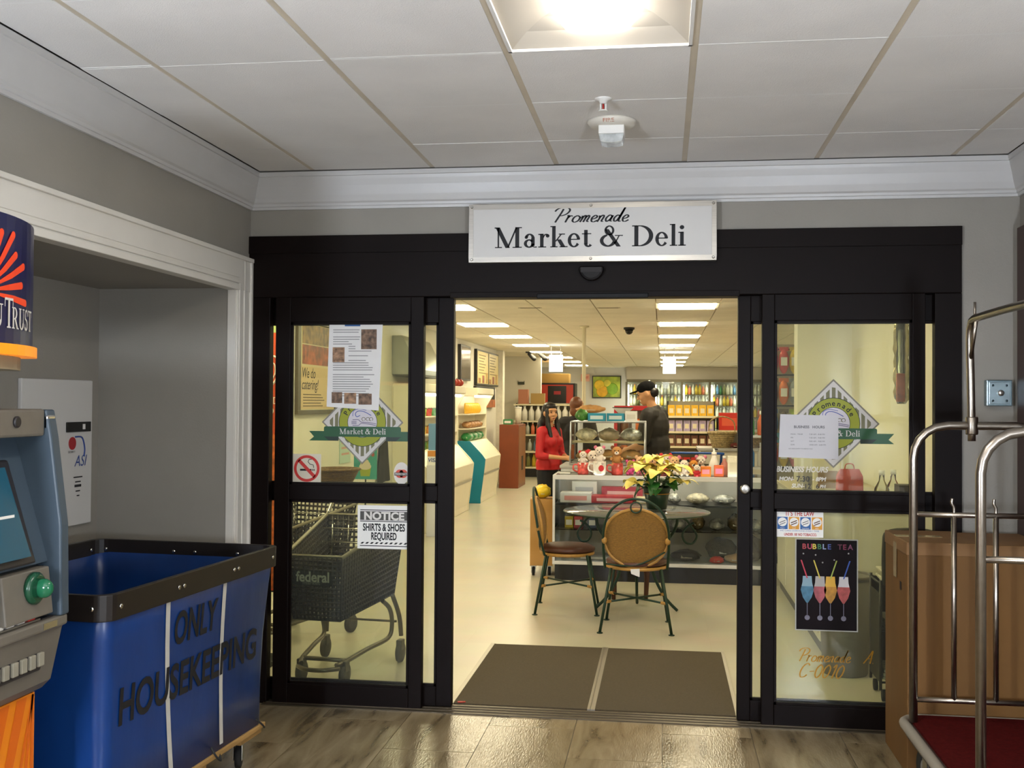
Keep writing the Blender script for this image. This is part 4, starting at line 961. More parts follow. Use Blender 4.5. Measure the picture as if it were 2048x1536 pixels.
G().lathe([(0, .36), (.15, .36), (.155, .375), (.15, .39), (0, .39)], seg=24).build('seat', woodc, t)
for x, y in ((-.13, -.1), (.13, -.1), (-.13, .1), (.13, .1)): G().tube([(x*.9, y*.9, .37), (x*1.0, y, .18), (x*.95, y, .0)], [.03, .02, .016], 8).build('leg', woodc, t)
# poinsettia
t = thing('poinsettia', 'cream poinsettia with green leaves in dark green pot on glass table', 'plant', (-.04, 2.87, TZ+.001))
G().lathe([(0, 0), (.072, 0), (.088, .1), (.1, .15), (.112, .152), (.112, .165), (.095, .165), (.09, .14), (0, .14)], seg=28).build('pot', mat('pot_green', '0f2a1c', .35), t)
G().tube([(.092*math.cos(a*PI/12), .092*math.sin(a*PI/12), .115) for a in range(24)], .004, 6, closed=True).build('pot_band', mat('gold_band', 'a8762c', .35, metal=.6), t)
def petal(L_, W_):
    g = G(); n = 6; vs = []
    for i in range(n+1):
        f = i/n; w_ = W_*math.sin(PI*min(1, f*.92+.05))**.8*(1-.25*f); z = .3*L_*math.sin(f*PI*.8)-f*f*L_*.12
        vs += [(-w_/2, f*L_, z+.08*w_), (0, f*L_, z), (w_/2, f*L_, z+.08*w_)]
    g._add(vs, [(3*i+j, 3*i+j+1, 3*i+j+4, 3*i+j+3) for i in range(n) for j in (0, 1)], 0, True); return g
cream = mat('bract_cream', 'e8d670', .5, var=.12, vscale=20); leafm = mat('leaf_green', '1f5a22', .45, var=.25, vscale=15); stemm = mat('stem_green', '3c5a28', .6)
pm = petal(.16, .115).mesh('bract', cream); pm2 = petal(.12, .09).mesh('bract', cream); lm = petal(.14, .09).mesh('leaf', leafm)
random.seed(5)
heads = [(0, 0, .36, 0), (-.1, -.05, .31, -.25), (.1, -.04, .3, .25), (.02, -.11, .27, .1), (-.12, .06, .28, 0), (.12, .07, .29, 0), (.17, -.04, .19, .4), (-.15, -.08, .19, -.4)]
for hx, hy, hz, _ in heads:
    G().tube(smooth([(hx*.2, hy*.2, .13), (hx*.7, hy*.7, .13+(hz-.13)*.6), (hx, hy, hz)], 4), .005, 6).build('stem', stemm, t)
    tiltx = math.atan2(hy, .3)*-1; n = 7
    for k in range(n):
        a = 2*PI*k/n+random.uniform(-.2, .2); o = place('bract', pm if k % 2 else pm2, t, (hx, hy, hz+random.uniform(-.006, .006)), (random.uniform(-.35, .05), random.uniform(-.2, .2), a))
        o.scale = (1, 1, 1) if hz > .25 else (.85, .85, .85)
    g = G()
    for k in range(5): g.ell((hx+.012*math.cos(k*1.3), hy+.012*math.sin(k*1.3), hz+.012), .007, seg=6, rings=4)
    o = g.build('flower_buds', mat('bud_yellow', 'b8a02c', .5), t); o['kind'] = 'stuff'
for k in range(22):
    a = 2*PI*k/22*3.1; r = .05+.03*random.random(); place('leaf', lm, t, (r*math.cos(a-PI/2)*.8, r*math.sin(a-PI/2)*.8, .15+.13*random.random()), (random.uniform(-.8, -.1), random.uniform(-.3, .3), a+PI))

# ------------------------------------------------------------------ glass sales counter
cw = mat('counter_white', 'cfcfd2', .35); cblack = mat('counter_plinth', '100e0d', .4)
X0, X1, YF_, YB2, ZC = -.93, .93, 4.01, 4.50, .90
t = thing('display_counter', 'glass-fronted sales counter with white frame and black plinth', 'counter', ((X0+X1)/2, (YF_+YB2)/2, 0))
hx, hy = (X1-X0)/2, (YB2-YF_)/2
G().box(-hx+.02, hx-.02, -hy+.02, hy-.02, 0, .135).build('plinth', cblack, t)
G().box(-hx, hx, -hy, hy, .135, .165).build('base_deck', cw, t, bev=.003)
for sx in (-1, 1):
    for sy in (-1, 1): G().box(sx*hx-(.02 if sx > 0 else 0), sx*hx+(.02 if sx < 0 else 0), sy*hy-(.02 if sy > 0 else 0), sy*hy+(.02 if sy < 0 else 0), .165, .86).build('corner_post', cw, t)
for sy in (-1, 1): G().box(-hx, hx, sy*hy-(.025 if sy > 0 else 0), sy*hy+(.025 if sy < 0 else 0), .86, ZC).build('top_rail', cw, t, bev=.003)
for sx in (-1, 1): G().box(sx*hx-(.025 if sx > 0 else 0), sx*hx+(.025 if sx < 0 else 0), -hy+.025, hy-.025, .86, ZC).build('top_rail', cw, t, bev=.003)
G().box(-hx+.025, hx-.025, -hy+.025, hy-.025, ZC-.008, ZC).build('glass_top', clear_m, t)
G().box(-hx+.02, hx-.02, -hy+.006, -hy+.011, .165, .86).build('front_glass', clear_m, t)
G().box(-hx+.006, -hx+.011, -hy+.02, hy-.02, .165, .86).build('side_glass', clear_m, t)
G().box(-hx+.02, hx-.02, hy-.012, hy-.006, .165, .86).build('back_panel', mat('counter_back', 'c4bfb4', .5), t)
G().box(-hx+.02, hx-.02, -hy+.05, hy-.02, .637, .655).build('shelf', mat('shelf_dark', '1c1a19', .4), t)
G().box(-hx+.02, hx-.02, -hy+.05, hy-.02, .425, .433).build('shelf', glass('shelf_glass', (.75, .85, .8)), t)
for y in (-hy+.05,): G().tube([(-hx+.06, y-.008, .878), (hx-.06, y-.008, .878)], .009, 8).build('light_tube', mat('counter_tube', 'ffffff', .5, emit=(1, .97, .85), es=9), t)
# goods in and on the counter
def carton(name, label, loc, d, m, cat='box', rz=0, group=None, band=None, bev=.003):
    t = thing(name, label, cat, loc, rz, group)
    G().box(-d[0]/2, d[0]/2, -d[1]/2, d[1]/2, 0, d[2]).build('body', m, t, bev=bev)
    if band: G().box(-d[0]*.36, d[0]*.36, -d[1]/2-.002, -d[1]/2, d[2]*.25, d[2]*.7).build('label_patch', band, t)
    else: G().box(-d[0]/2-.0005, d[0]/2+.0005, -.012, .012, d[2]*.6, d[2]+.0008).build('tape', mat('tape_clear', 'b09a70', .3), t)
    return t
pw = mat('box_white', 'd6d2c8', .5); pr = mat('box_red', 'b3242c', .45); prd = mat('box_red_print', 'd8a8a0', .5)
carton('gift_box', 'white gift box with faint red print on the upper counter shelf', (-.74, 4.2, .656), (.27, .2, .085), pw, band=mat('faint_red', 'd08a80', .6))
carton('gift_box', 'smaller white box stacked at the back of the upper counter shelf', (-.68, 4.36, .656), (.22, .1, .17), mat('box_white2', 'c8c6bb', .5), band=mat('faint_grey', '9c9c9a', .6))
carton('chocolate_box', 'wide red chocolate box on the upper counter shelf', (-.43, 4.22, .656), (.36, .2, .06), pr, band=prd)
carton('chocolate_box', 'slim red box with pale stripe standing behind the wide red box', (-.35, 4.37, .656), (.36, .08, .125), mat('box_red2', 'a83540', .45), band=prd)
carton('paper_stack', 'low stack of cream papers on the upper counter shelf', (-.12, 4.2, .656), (.2, .18, .05), mat('cream_paper', 'd8caa0', .7), cat='paper', band=pw)
random.seed(11)
def crumple(name, label, loc, r, m, cat='bag', group=None, n=14):
    t = thing(name, label, cat, loc, 0, group); g = G(); g.ell((0, 0, r[2]), r, seg=n, rings=8)
    for i in range(len(g.v)):
        v = Vector(g.v[i]); k = 1+random.uniform(-.14, .14); g.v[i] = (v.x*k, v.y*k, max(0.0005, v.z*(1+random.uniform(-.08, .08))))
    g.build('wrapper', m, t); 
    G().poly([(-r[0]*.4, -r[1]*.93, r[2]*.7), (r[0]*.35, -r[1]*.93, r[2]*.7), (r[0]*.3, -r[1]*.8, r[2]*1.3), (-r[0]*.35, -r[1]*.8, r[2]*1.3)]).build('label_patch', mat('wrap_label', 'b8b09c', .4), t)
    return t
cello = mat('cellophane', 'b9b7ae', .12, metal=.35, var=.5, vscale=25, bump=1, bscale=40); cello2 = mat('cellophane_cream', 'ddd2b4', .15, var=.35, vscale=25, bump=1, bscale=35); cello3 = mat('cellophane_brown', '6c5a3c', .2, var=.5, vscale=20, bump=1, bscale=35)
for i, (x, rx, rz_, m) in enumerate(((.3, .1, .045, cello2), (.52, .095, .04, cello), (.74, .1, .04, cello3), (.1, .06, .045, cello))):
    crumple('wrapped_sweets', 'clear bag of wrapped sweets on the upper counter shelf', (x, 4.22, .656), (rx, .1, rz_), m, group='sweets on the upper shelf')
for i, x in enumerate((.14, .3, .46, .62, .78)):
    crumple('wrapped_sweets', 'shiny clear bag of sweets on the middle glass shelf', (x, 4.2, .434), (.065, .1, .05+.02*(i % 2)), (cello, cello3)[i % 2], group='sweets on the glass shelf')
for x, c, lab in ((-.8, 'b8a02c', 'yellow'), (-.72, 'b5424a', 'pink-red'), (-.6, '3a4a66', 'navy'), (-.46, 'a06a6a', 'dusty pink')):
    carton('sweet_packet', lab+' sweet packet on the middle glass shelf', (x, 4.2, .434), (.075, .1, .1), mat('packet_'+c, c, .4), cat='packet', band=white)
carton('grey_tray', 'low grey tray at the bottom of the sales counter', (-.55, 4.2, .166), (.4, .2, .04), mat('tray_grey', '8f8c85', .5), cat='tray', band=pw)
crumple('black_bag', 'black plastic bag at the bottom of the sales counter', (.21, 4.2, .166), (.13, .1, .05), mat('black_plastic', '1a1918', .3, bump=.8, bscale=20))
crumple('fur_hat', 'brown knitted bundle at the bottom of the sales counter', (.5, 4.3, .166), (.13, .1, .095), mat('brown_wool', '3f342a', .9, var=.3, vscale=50, bump=.8, bscale=90), cat='bundle')
crumple('red_parcel', 'bright red parcel at the bottom of the sales counter', (.46, 4.1, .166), (.065, .05, .03), mat('parcel_red', 'd8382e', .5), cat='parcel')
crumple('tan_parcel', 'tan paper parcel at the bottom of the sales counter', (.62, 4.14, .166), (.09, .06, .04), mat('parcel_tan', 'b89468', .6), cat='parcel')
crumple('dark_bundle', 'dark woollen bundle at the end of the counter bottom', (.77, 4.26, .166), (.1, .1, .11), mat('dark_wool', '4c4338', .9, bump=.8, bscale=80), cat='bundle')
# mugs and soft toys
def mug(label, x, y, m, r=.048, h=.1, patch=None):
    t = thing('mug', label, 'mug', (x, y, ZC+.001), 0, 'gift mugs on the counter')
    G().lathe([(0, 0), (r*.9, 0), (r, .006), (r, h), (r-.005, h), (r-.006, .01), (0, .01)], seg=20).build('cup', m, t)
    G().tube(smooth([(-r*.95, -.01, h*.82), (-r*1.6, -.02, h*.8), (-r*1.7, -.02, h*.4), (-r*.95, -.01, h*.2)], 5), .007, 8).build('handle', m, t)
    if patch: G().ell((r*.3, -r*.95, h*.5), (r*.45, .008, r*.5)).build('heart', patch, t)
    return t
plushw = mat('plush_white', 'e2d6cc', .95, bump=.6, bscale=150); plushb = mat('plush_tan', 'b9854e', .95, bump=.6, bscale=150); plushbr = mat('plush_brown', '6e4326', .95, bump=.6, bscale=150); plushp = mat('plush_pink', 'd87a94', .95, bump=.6, bscale=150); plushr = mat('plush_red', 'c23038', .9); plushk = mat('plush_black', '1a1818', .9); plusho = mat('plush_orange', 'd08a3a', .95); plushc = mat('plush_cream', 'e0b48a', .95, bump=.5, bscale=150); plushm = mat('plush_magenta', 'c94c86', .9)
def plush(label, loc, s, body, head, ear, muzzle=None, rz=0):
    t = thing('soft_toy', label, 'toy', loc, rz, 'soft toys on the counter')
    G().ell((0, 0, .05*s), (.045*s, .04*s, .05*s)).build('body', body, t)
    h = G().ell((0, -.006*s, .125*s), (.045*s, .042*s, .042*s)).build('head', head, t)
    for x in (-1, 1):
        G().ell((x*.038*s, 0, .158*s), (.017*s, .012*s, .018*s)).build('ear', ear, h)
        G().ell((x*.044*s, -.022*s, .06*s), (.015*s, .028*s, .015*s)).build('arm', body, t)
        G().ell((x*.028*s, -.04*s, .016*s), (.017*s, .028*s, .016*s)).build('leg', body, t)
        G().ell((x*.016*s, -.045*s, .133*s), .005*s, seg=6, rings=5).build('eye', plushk, h)
    G().ell((0, -.044*s, .112*s), (.02*s, .014*s, .014*s)).build('muzzle', muzzle or head, h)
    G().ell((0, -.057*s, .117*s), .006*s, seg=6, rings=5).build('nose', plushk, h)
    return t
mug('red patterned gift mug holding a white soft toy', -.68, 4.14, mat('mug_red', 'c24a42', .3, var=.4, vscale=40)); plush('white soft toy with red ears sitting in the red mug', (-.68, 4.14, ZC+.08), .72, plushw, plushw, plushr)
mug('white gift mug with red heart holding a white toy bear', -.535, 4.1, mat('mug_white', 'd8d4cc', .3), .055, .115, plushr); plush('white toy bear with pink ears and red bow sitting in the white mug', (-.535, 4.1, ZC+.09), .92, plushw, plushw, plushp)
plush('white soft toy with red bow behind the white mug', (-.6, 4.3, ZC), 1.2, plushw, plushw, plushr)
mug('red and white striped gift mug holding a tan toy monkey', -.385, 4.14, mat('mug_stripe', 'b8453c', .3, var=.6, vscale=18), .05, .1); plush('tan toy monkey with white muzzle sitting in the striped mug', (-.39, 4.17, ZC+.075), 1.0, plushb, plushb, plushbr, plushw)
plush('magenta toy with pink head beside the striped mug', (-.275, 4.16, ZC), .75, plushm, plushp, plushm)
plush('pink and cream toy bear lying behind the poinsettia', (-.185, 4.22, ZC), .95, plushp, plushc, plushc)
plush('cream toy bear with pink body behind the poinsettia', (-.085, 4.3, ZC), 1.0, plushp, plushc, plushb)
plush('white toy in red bobble hat behind the poinsettia', (.03, 4.32, ZC), 1.05, plushr, plushw, plushr)
plush('pale pink toy rabbit on the counter past the poinsettia', (.105, 4.18, ZC), .98, plushw, plushc, plushp)
plush('small toy panda with black ears on the counter', (.185, 4.12, ZC), .82, plushw, plushw, plushk)
plush('small orange toy tiger beside the toy panda', (.265, 4.18, ZC), .8, plusho, plusho, plushbr, plushw)
plush('tiny white toy dog with red scarf before the orange box', (.29, 4.06, ZC), .6, plushr, plushw, plushk)
plush('white and pink toy sheep behind the orange box', (.33, 4.3, ZC+.0), .98, plushw, plushw, plushp)
carton('tea_box', 'bright orange box with pink print on the counter', (.365, 4.1, ZC+.001), (.085, .06, .085), mat('box_orange', 'd9761c', .45), band=mat('pink_print', 'd88ca0', .5))
carton('tea_box', 'orange and pink box beside the pump bottle on the counter', (.475, 4.12, ZC+.001), (.08, .06, .095), mat('box_orange2', 'd8683a', .45), band=mat('pink_print2', 'd87aa0', .5))
carton('soap_box', 'tall white embossed soap box at the end of the counter', (.595, 4.1, ZC+.001), (.095, .06, .175), mat('box_cream_embossed', 'ddd6c0', .45, bump=.5, bscale=60), band=mat('emboss', 'cfc7ae', .5))
t = thing('pump_bottle', 'white lotion bottle with pump top on the counter', 'bottle', (.44, 4.22, ZC+.001))
G().lathe([(0, 0), (.042, 0), (.045, .01), (.045, .09), (.03, .13), (.02, .16), (.02, .175), (0, .175)], seg=20).build('body', white, t); G().lathe([(.022, .175), (.022, .2), (.01, .205), (.008, .23)], seg=12).build('pump', white, t); G().tube([(0, 0, .228), (.03, -.01, .224)], .007, 6).build('nozzle', plushk, t)
for x, c, lab in ((.53, 'b8766a', 'dusty rose'), (.66, 'a85a52', 'brick red'), (.72, 'c9b8a0', 'beige')):
    t = thing('bottle', lab+' bottle at the end of the counter', 'bottle', (x, 4.25, ZC+.001)); G().lathe([(0, 0), (.03, 0), (.032, .01), (.032, .1), (.014, .125), (.014, .15), (0, .15)], seg=14).build('body', mat('bottle_'+c, c, .3), t); G().lathe([(.016, .145), (.016, .165), (0, .165)], seg=10).build('cap', white, t)
t = thing('receipt_holder', 'bright white card holder at the corner of the counter', 'holder', (-.84, 4.12, ZC+.001))
G().prism([(-.05, 0), (.05, 0), (.05, .006), (.035, .045), (.03, .045), (.03, .006), (-.05, .006)], 'yz', -.055, .055).build('stand', clear_m, t); G().box(-.05, .05, -.045, .025, .007, .013).build('cards', white, t)
# carton with yellow bag beside the counter
t = carton('cardboard_box', 'plain cardboard box with wheels beside the sales counter', (-1.06, 4.35, .09), (.2, .3, .58), mat('cardboard_shop', 'b98a4a', .7), rz=.1)
for x in (-.07, .07):
    for y in (-.11, .11): caster(t, x, y, .035, 0, .09); 
for c in [c for c in t.children if c.name.startswith('caster')]: c.location.z = -.09
crumple('yellow_bag', 'crumpled yellow bag on top of the cardboard box', (-1.05, 4.3, .671), (.08, .09, .06), mat('bag_yellow', 'e3bf1e', .4, bump=.6, bscale=25))
# ------------------------------------------------------------------ people
skin = mat('skin', 'c99468', .55, var=.04, vscale=10); haird = mat('dark_hair', '140d0b', .4, var=.3, vscale=60, stretch=(6, 6, .6))
def remesh(g, vox=.008, it=4):
    me = g.mesh('tmp', [skin]); o = bpy.data.objects.new('tmp', me); COL.objects.link(o)
    r = o.modifiers.new('r', 'REMESH'); r.mode = 'VOXEL'; r.voxel_size = vox; r.use_smooth_shade = True
    s = o.modifiers.new('s', 'SMOOTH'); s.iterations = it; s.factor = .5
    bpy.context.view_layer.update(); dg = bpy.context.evaluated_depsgraph_get()
    out = bpy.data.meshes.new_from_object(o.evaluated_get(dg)); bpy.data.objects.remove(o, do_unlink=True)
    for p in out.polygons: p.use_smooth = True
    return out
def put(name, me, m, par):
    me.materials.clear(); me.materials.append(m); return place(name, me, par)
def person(label, loc, rz, H, arms, shirt, pants, sleeve=.55, fem=False, head_yaw=0, head_pitch=0, lean=0, hem=.86, shirt_in=.0):
    """built facing +y; arms: ((elbow),(wrist)) for left (-x) and right (+x)"""
    t = thing('person', label, 'person', loc, rz); s = H/1.72
    sh = .155 if fem else .18; hp = .16 if fem else .155
    Lm = Matrix.Rotation(lean, 4, 'X')
    def T(p): v = Vector(p); return (Matrix.Translation((0, 0, .95)) @ Lm @ Matrix.Translation((0, 0, -.95)) @ v) if v.z > .95 else v
    def torso(g, e):
        g.ell((0, 0, .93), (hp+e, .115+e, .12+e)); g.ell(T((0, .005, 1.08)), ((.12 if fem else .145)+e, .095+e, .15+e)); g.ell(T((0, .01, 1.27)), ((.145 if fem else .175)+e, .11+e, .17+e))
        g.cap(T((-sh+.02, 0, 1.385)), T((sh-.02, 0, 1.385)), .058+e); g.cap(T((0, 0, 1.36)), T((0, .0, 1.43)), .075+e, .05+e)
        if fem:
            for x in (-.062, .062): g.ell(T((x, .085, 1.265)), (.062+e, .055+e, .06+e))
    def arm(g, sx, e, frac=1.0, hand=True):
        S = Vector(T((sx*sh, 0, 1.375))); E = Vector(arms[0 if sx < 0 else 1][0]); W = Vector(arms[0 if sx < 0 else 1][1])
        r0, r1, r2 = (.043, .035, .024) if fem else (.052, .042, .03)
        if frac <= 1: g.cap(S, S.lerp(E, frac), r0+e, r0+(r1-r0)*frac+e); 
        else: g.cap(S, E, r0+e, r1+e); g.cap(E, E.lerp(W, frac-1), r1+e, r1+(r2-r1)*(frac-1)+e)
        if hand:
            g.cap(E, W, r1+e, r2+e); d = (W-E).normalized(); side = d.cross(Vector((0, 0, 1))).normalized(); up = side.cross(d)
            pc = W+d*.045; g.cap(W, W+d*.075, .026, .03)
            for k in range(4):
                b = W+d*.075+side*(.024-.016*k); L_ = (.03, .036, .034, .026)[k]; m1 = b+d*L_-up*.006; g.cap(b, m1, .0095, .009, 6); g.cap(m1, m1+d*L_*.6-up*.02, .009, .0075, 6)
            th = W+d*.03+side*.026*(-sx)+up*.004; th2 = th+d*.03+side*.018*(-sx)-up*.008; g.cap(th, th2, .012, .01, 6); g.cap(th2, th2+d*.025-up*.006, .01, .008, 6)
    def legs(g, e, skirt=False):
        for x in (-1, 1):
            g.cap((x*.085, 0, .9), (x*.095, .02, .49), .088+e, .06+e); g.cap((x*.095, .02, .49), (x*.1, -.01, .1), .06+e, .042+e)
    HM = T((0, 0, 1.45)); HR = Matrix.Translation(HM) @ Matrix.Rotation(head_yaw, 4, 'Z') @ Matrix.Rotation(head_pitch, 4, 'X')
    def headg(g):
        n = len(g.v)
        g.ell((0, .02, .175), (.074, .09, .105)); g.ell((0, .045, .115), (.055, .06, .06)); g.ell((0, .075, .085), (.028, .03, .026)); g.cap((0, .0, -.03), (0, .015, .1), .05 if not fem else .042, .048)
        g.cap((0, .105, .175), (0, .124, .14), .009, .014, 8); g.ell((0, .098, .1), (.026, .014, .012)); g.ell((0, .09, .2), (.06, .02, .014))
        for x in (-1, 1): g.ell((x*.075, .01, .155), (.012, .022, .034)); g.ell((x*.014, .112, .136), (.009, .01, .008)); g.ell((x*.04, .075, .135), (.025, .025, .03))
        for i in range(n, len(g.v)): g.v[i] = tuple(HR @ Vector(g.v[i]))
    g = G(); torso(g, 0); headg(g); legs(g, 0)
    for x in (-1, 1): arm(g, x, 0); g.cap((x*.1, -.04, .045), (x*.105, .13, .035), .042, .036)
    SC_ = Matrix.Scale(s, 4); g.xf(SC_); put('body', remesh(g, .0075, 3), skin, t)
    g = G(); torso(g, .014+shirt_in); g.ell((0, 0, .9), (hp+.042+shirt_in, .14+shirt_in, .17))
    for x in (-1, 1): arm(g, x, .014+shirt_in, sleeve*2, False)
    g.cap((-.06, 0, hem+.06), (.06, 0, hem+.06), .13); g.xf(SC_); me = remesh(g, .009, 3)
    bm = bmesh.new(); bm.from_mesh(me); bmesh.ops.bisect_plane(bm, geom=bm.verts[:]+bm.edges[:]+bm.faces[:], plane_co=(0, 0, hem*s), plane_no=(0, 0, -1), clear_outer=True)
    nk = Vector(T((0, .03, 1.455)))*s; bmesh.ops.bisect_plane(bm, geom=bm.verts[:]+bm.edges[:]+bm.faces[:], plane_co=nk, plane_no=(0, .45, 1), clear_outer=True); bm.to_mesh(me); bm.free()
    put('shirt', me, shirt, t)
    g = G(); g.ell((0, 0, .93), (hp+.008, .123, .12)); legs(g, .012); g.xf(SC_); put('trousers', remesh(g, .009, 3), pants, t)
    for x in (-1, 1):
        q = G(); q.ell((x*.104, .04, .045), (.05, .135, .05)); 
        for i in range(len(q.v)): v = q.v[i]; q.v[i] = (v[0], v[1], max(.002, v[2]))
        q.xf(SC_).build('shoe', mat('shoe_black', '15130f', .5), t)
        for nm, c, r, m in (('eye', (x*.031, .1, .168), (.013, .007, .006), mat('eye_dark', '1c1310', .2)), ('eyebrow', (x*.031, .106, .187), (.018, .006, .0035), haird)):
            q = G(); q.ell(c, r, seg=8, rings=6)
            q.xf(SC_ @ HR); q.build(nm, m, t)
    q = G(); q.ell((0, .108, .1), (.022, .008, .006), seg=10, rings=6); q.xf(SC_ @ HR); q.build('mouth', mat('lips', '8c4a40', .5), t)
    return t, SC_, HR, T
dark_jean = mat('navy_jeans', '14161f', .8)
w_, SC_, HR, T = person('person in red three-quarter sleeve top with long dark hair, hands clasped at waist', (-1.19, 6.2, 0), math.radians(-124), 1.5,
    (((-.21, .02, 1.10), (-.05, .25, 1.08)), ((.21, .02, 1.10), (.06, .25, 1.08))), mat('red_top', 'b5161c', .6, var=.08, vscale=12), dark_jean, sleeve=.66, fem=True, head_yaw=-.35, hem=.93)
g = G(); n = 0
g.ell((0, -.012, .2), (.088, .092, .1)); g.ell((0, -.06, .12), (.085, .055, .12)); g.ell((0, .022, .24), (.08, .085, .052)); g.xf(HR)
g.ell((0, -.10, 1.42), (.1, .05, .16)); g.ell((0, -.125, 1.25), (.115, .045, .18)); g.ell((-.03, -.125, 1.12), (.09, .035, .13))
for x in (-1, 1): g.cap((x*.078, .03, 1.64), (x*.085, .05, 1.47), .026, .03); g.cap((x*.085, .05, 1.47), (x*.08, .11, 1.28), .034, .022)
g.xf(SC_); put('hair', remesh(g, .008, 2), haird, w_)
grey_shirt = mat('charcoal_shirt', '26221f', .75, var=.1, vscale=10)
m_, SC_, HR, T = person('person in dark grey polo shirt and black cap leaning over the deli counter', (-.03, 5.65, 0), math.radians(70), 1.74,
    (((-.22, .10, 1.10), (-.06, .34, 1.02)), ((.24, .06, 1.10), (.12, .34, 1.04))), grey_shirt, dark_jean, sleeve=.42, head_yaw=.15, head_pitch=-.32, lean=-.12, hem=.82, shirt_in=.012)
g = G(); g.ell((0, -.045, .155), (.066, .058, .055)); g.xf(SC_ @ HR); put('hair', remesh(g, .008, 2), haird, m_)
g = G(); g.ell((0, .012, .215), (.085, .1, .075)); g.xf(HR); capm = mat('black_cap', '0d0d0e', .95, spec=.2)
g.xf(SC_); me = remesh(g, .008, 2); cp = put('cap', me, capm, m_)
g = G(); g.ell((0, .125, .215), (.062, .075, .008)); g.xf(SC_ @ HR); g.build('cap_brim', capm, cp)
g = G(); g.ell((.04, -.03, .278), (.02, .015, .008)); g.xf(SC_ @ HR); g.build('cap_badge', white, cp)
p3, SC_, HR, T = person('person in long black coat with brown hair, turned away behind the deli counter', (-1.02, 7.7, 0), math.radians(-15), 1.58,
    (((-.24, .04, 1.10), (-.16, .26, 1.05)), ((.24, .04, 1.10), (.16, .26, 1.05))), mat('black_coat', '171312', .8), dark_jean, sleeve=.95, head_yaw=-.2, hem=.62, shirt_in=.02)
g = G(); g.ell((0, -.01, .18), (.086, .095, .105)); g.ell((0, -.05, .09), (.07, .05, .07)); g.xf(SC_ @ HR); put('hair', remesh(g, .008, 2), mat('brown_hair', '6a3c1c', .5, var=.2, vscale=40), p3)

# ------------------------------------------------------------------ deli glass case behind the counter
t = thing('deli_counter', 'plain white service counter carrying the sloping glass deli case', 'counter', (-.5, 4.95, 0))
G().box(-.42, .42, -.3, .32, .1, .92).build('body', cw, t, bev=.004); G().box(-.4, .4, -.27, .3, 0, .1).build('plinth', cblack, t); G().box(-.43, .43, -.31, .33, .92, .945).build('worktop', mat('worktop_grey', 'b5b3ae', .3), t, bev=.003)
t = thing('deli_case', 'sloping glass deli case holding bread on trays', 'display case', (-.5, 4.95, .956)); prof = [(-.27, 0), (-.16, .385), (.27, .385), (.27, 0)]
fr = mat('case_frame', 'b9bcc0', .3, metal=.6)
for sx in (-.34, .34):
    g = G()
    for a, b in zip(prof, prof[1:]+prof[:1]): g.tube([(sx, *a), (sx, *b)], .009, 6)
    g.build('end_frame', fr, t); G().prism(prof, 'yz', sx-.002, sx+.002).build('end_glass', clear_m, t)
for y, z in prof: G().tube([(-.34, y, z), (.34, y, z)], .009, 6).build('edge_bar', fr, t)
G()._add([(-.34, -.27, 0), (.34, -.27, 0), (.34, -.16, .385), (-.34, -.16, .385)], [(0, 1, 2, 3)]).prism([(-.274, 0), (-.27, 0), (-.16, .385), (-.164, .385)], 'yz', -.34, .34).build('front_glass', clear_m, t)
G().box(-.34, .34, -.16, .27, .383, .389).build('top_glass', clear_m, t)
G().box(-.33, .33, -.15, .25, .19, .2).build('shelf', mat('tray_cream', 'c9b98c', .5), t); G().box(-.33, .33, -.24, .25, .004, .02).build('tray', mat('tray_grey2', 'a9a49c', .4), t)
bread = mat('bread_crust', 'b98a54', .7, var=.25, vscale=14)
for i, x in enumerate((-.21, .0, .21)): crumple('bread_loaf', 'wrapped loaf of bread on the glass deli case shelf', (-.5+x, 4.98, 1.158), (.1, .09, .06), (cello2, mat('bread_bag', 'b9a68c', .4, var=.3, vscale=20, bump=.6, bscale=30), cello)[i], cat='bread', group='loaves in the deli case')
for i, x in enumerate((-.21, .0, .21)): crumple('bread_loaf', 'dark loaf of bread on the deli case bottom tray', (-.5+x, 4.95, .978), (.1, .1, .05), bread, cat='bread', group='dark loaves in the deli case')
teal = mat('box_teal', '1f8fae', .45)
carton('tissue_box', 'teal tissue box on the deli case with green bag beside it', (-.61, 4.95, 1.346), (.165, .12, .075), teal, band=mat('teal_label', 'cfe3e6', .5))
carton('tissue_box', 'teal tissue box on the deli case next to white box', (-.435, 4.95, 1.346), (.165, .12, .075), teal, band=mat('teal_label', 'cfe3e6', .5))
carton('white_box', 'small white box at the end of the deli case top', (-.29, 4.95, 1.346), (.11, .1, .095), white, band=pw)
crumple('snack_bag', 'green and orange snack bag leaning on top of the deli case', (-.755, 4.95, 1.346), (.065, .05, .055), mat('bag_green', '4f8a3c', .4, var=.5, vscale=14))
t = thing('bakery_rack', 'white bakery rack behind the deli case with bowl and loaf on top', 'rack', (-.62, 7.0, 0))
for x in (-.3, .3):
    for y in (-.18, .18): G().box(x-.015, x+.015, y-.015, y+.015, 0, 1.38).build('post', cw, t)
for z in (.4, .8, 1.38): G().box(-.32, .32, -.2, .2, z, z+.02).build('shelf', cw, t)
crumple('bread_loaf', 'long brown loaf lying on top of the white bakery rack', (-.8, 6.95, 1.401), (.16, .07, .045), bread, cat='bread')
t = thing('mixing_bowl', 'white bowl with dark rim on top of the bakery rack', 'bowl', (-.44, 6.95, 1.401)); G().lathe([(0, 0), (.05, 0), (.11, .06), (.115, .065), (.1, .06), (0, .012)], seg=20).build('bowl', white, t); G().tube([(.115*math.cos(a*PI/10), .115*math.sin(a*PI/10), .065) for a in range(20)], .005, 6, closed=True).build('rim', black, t)

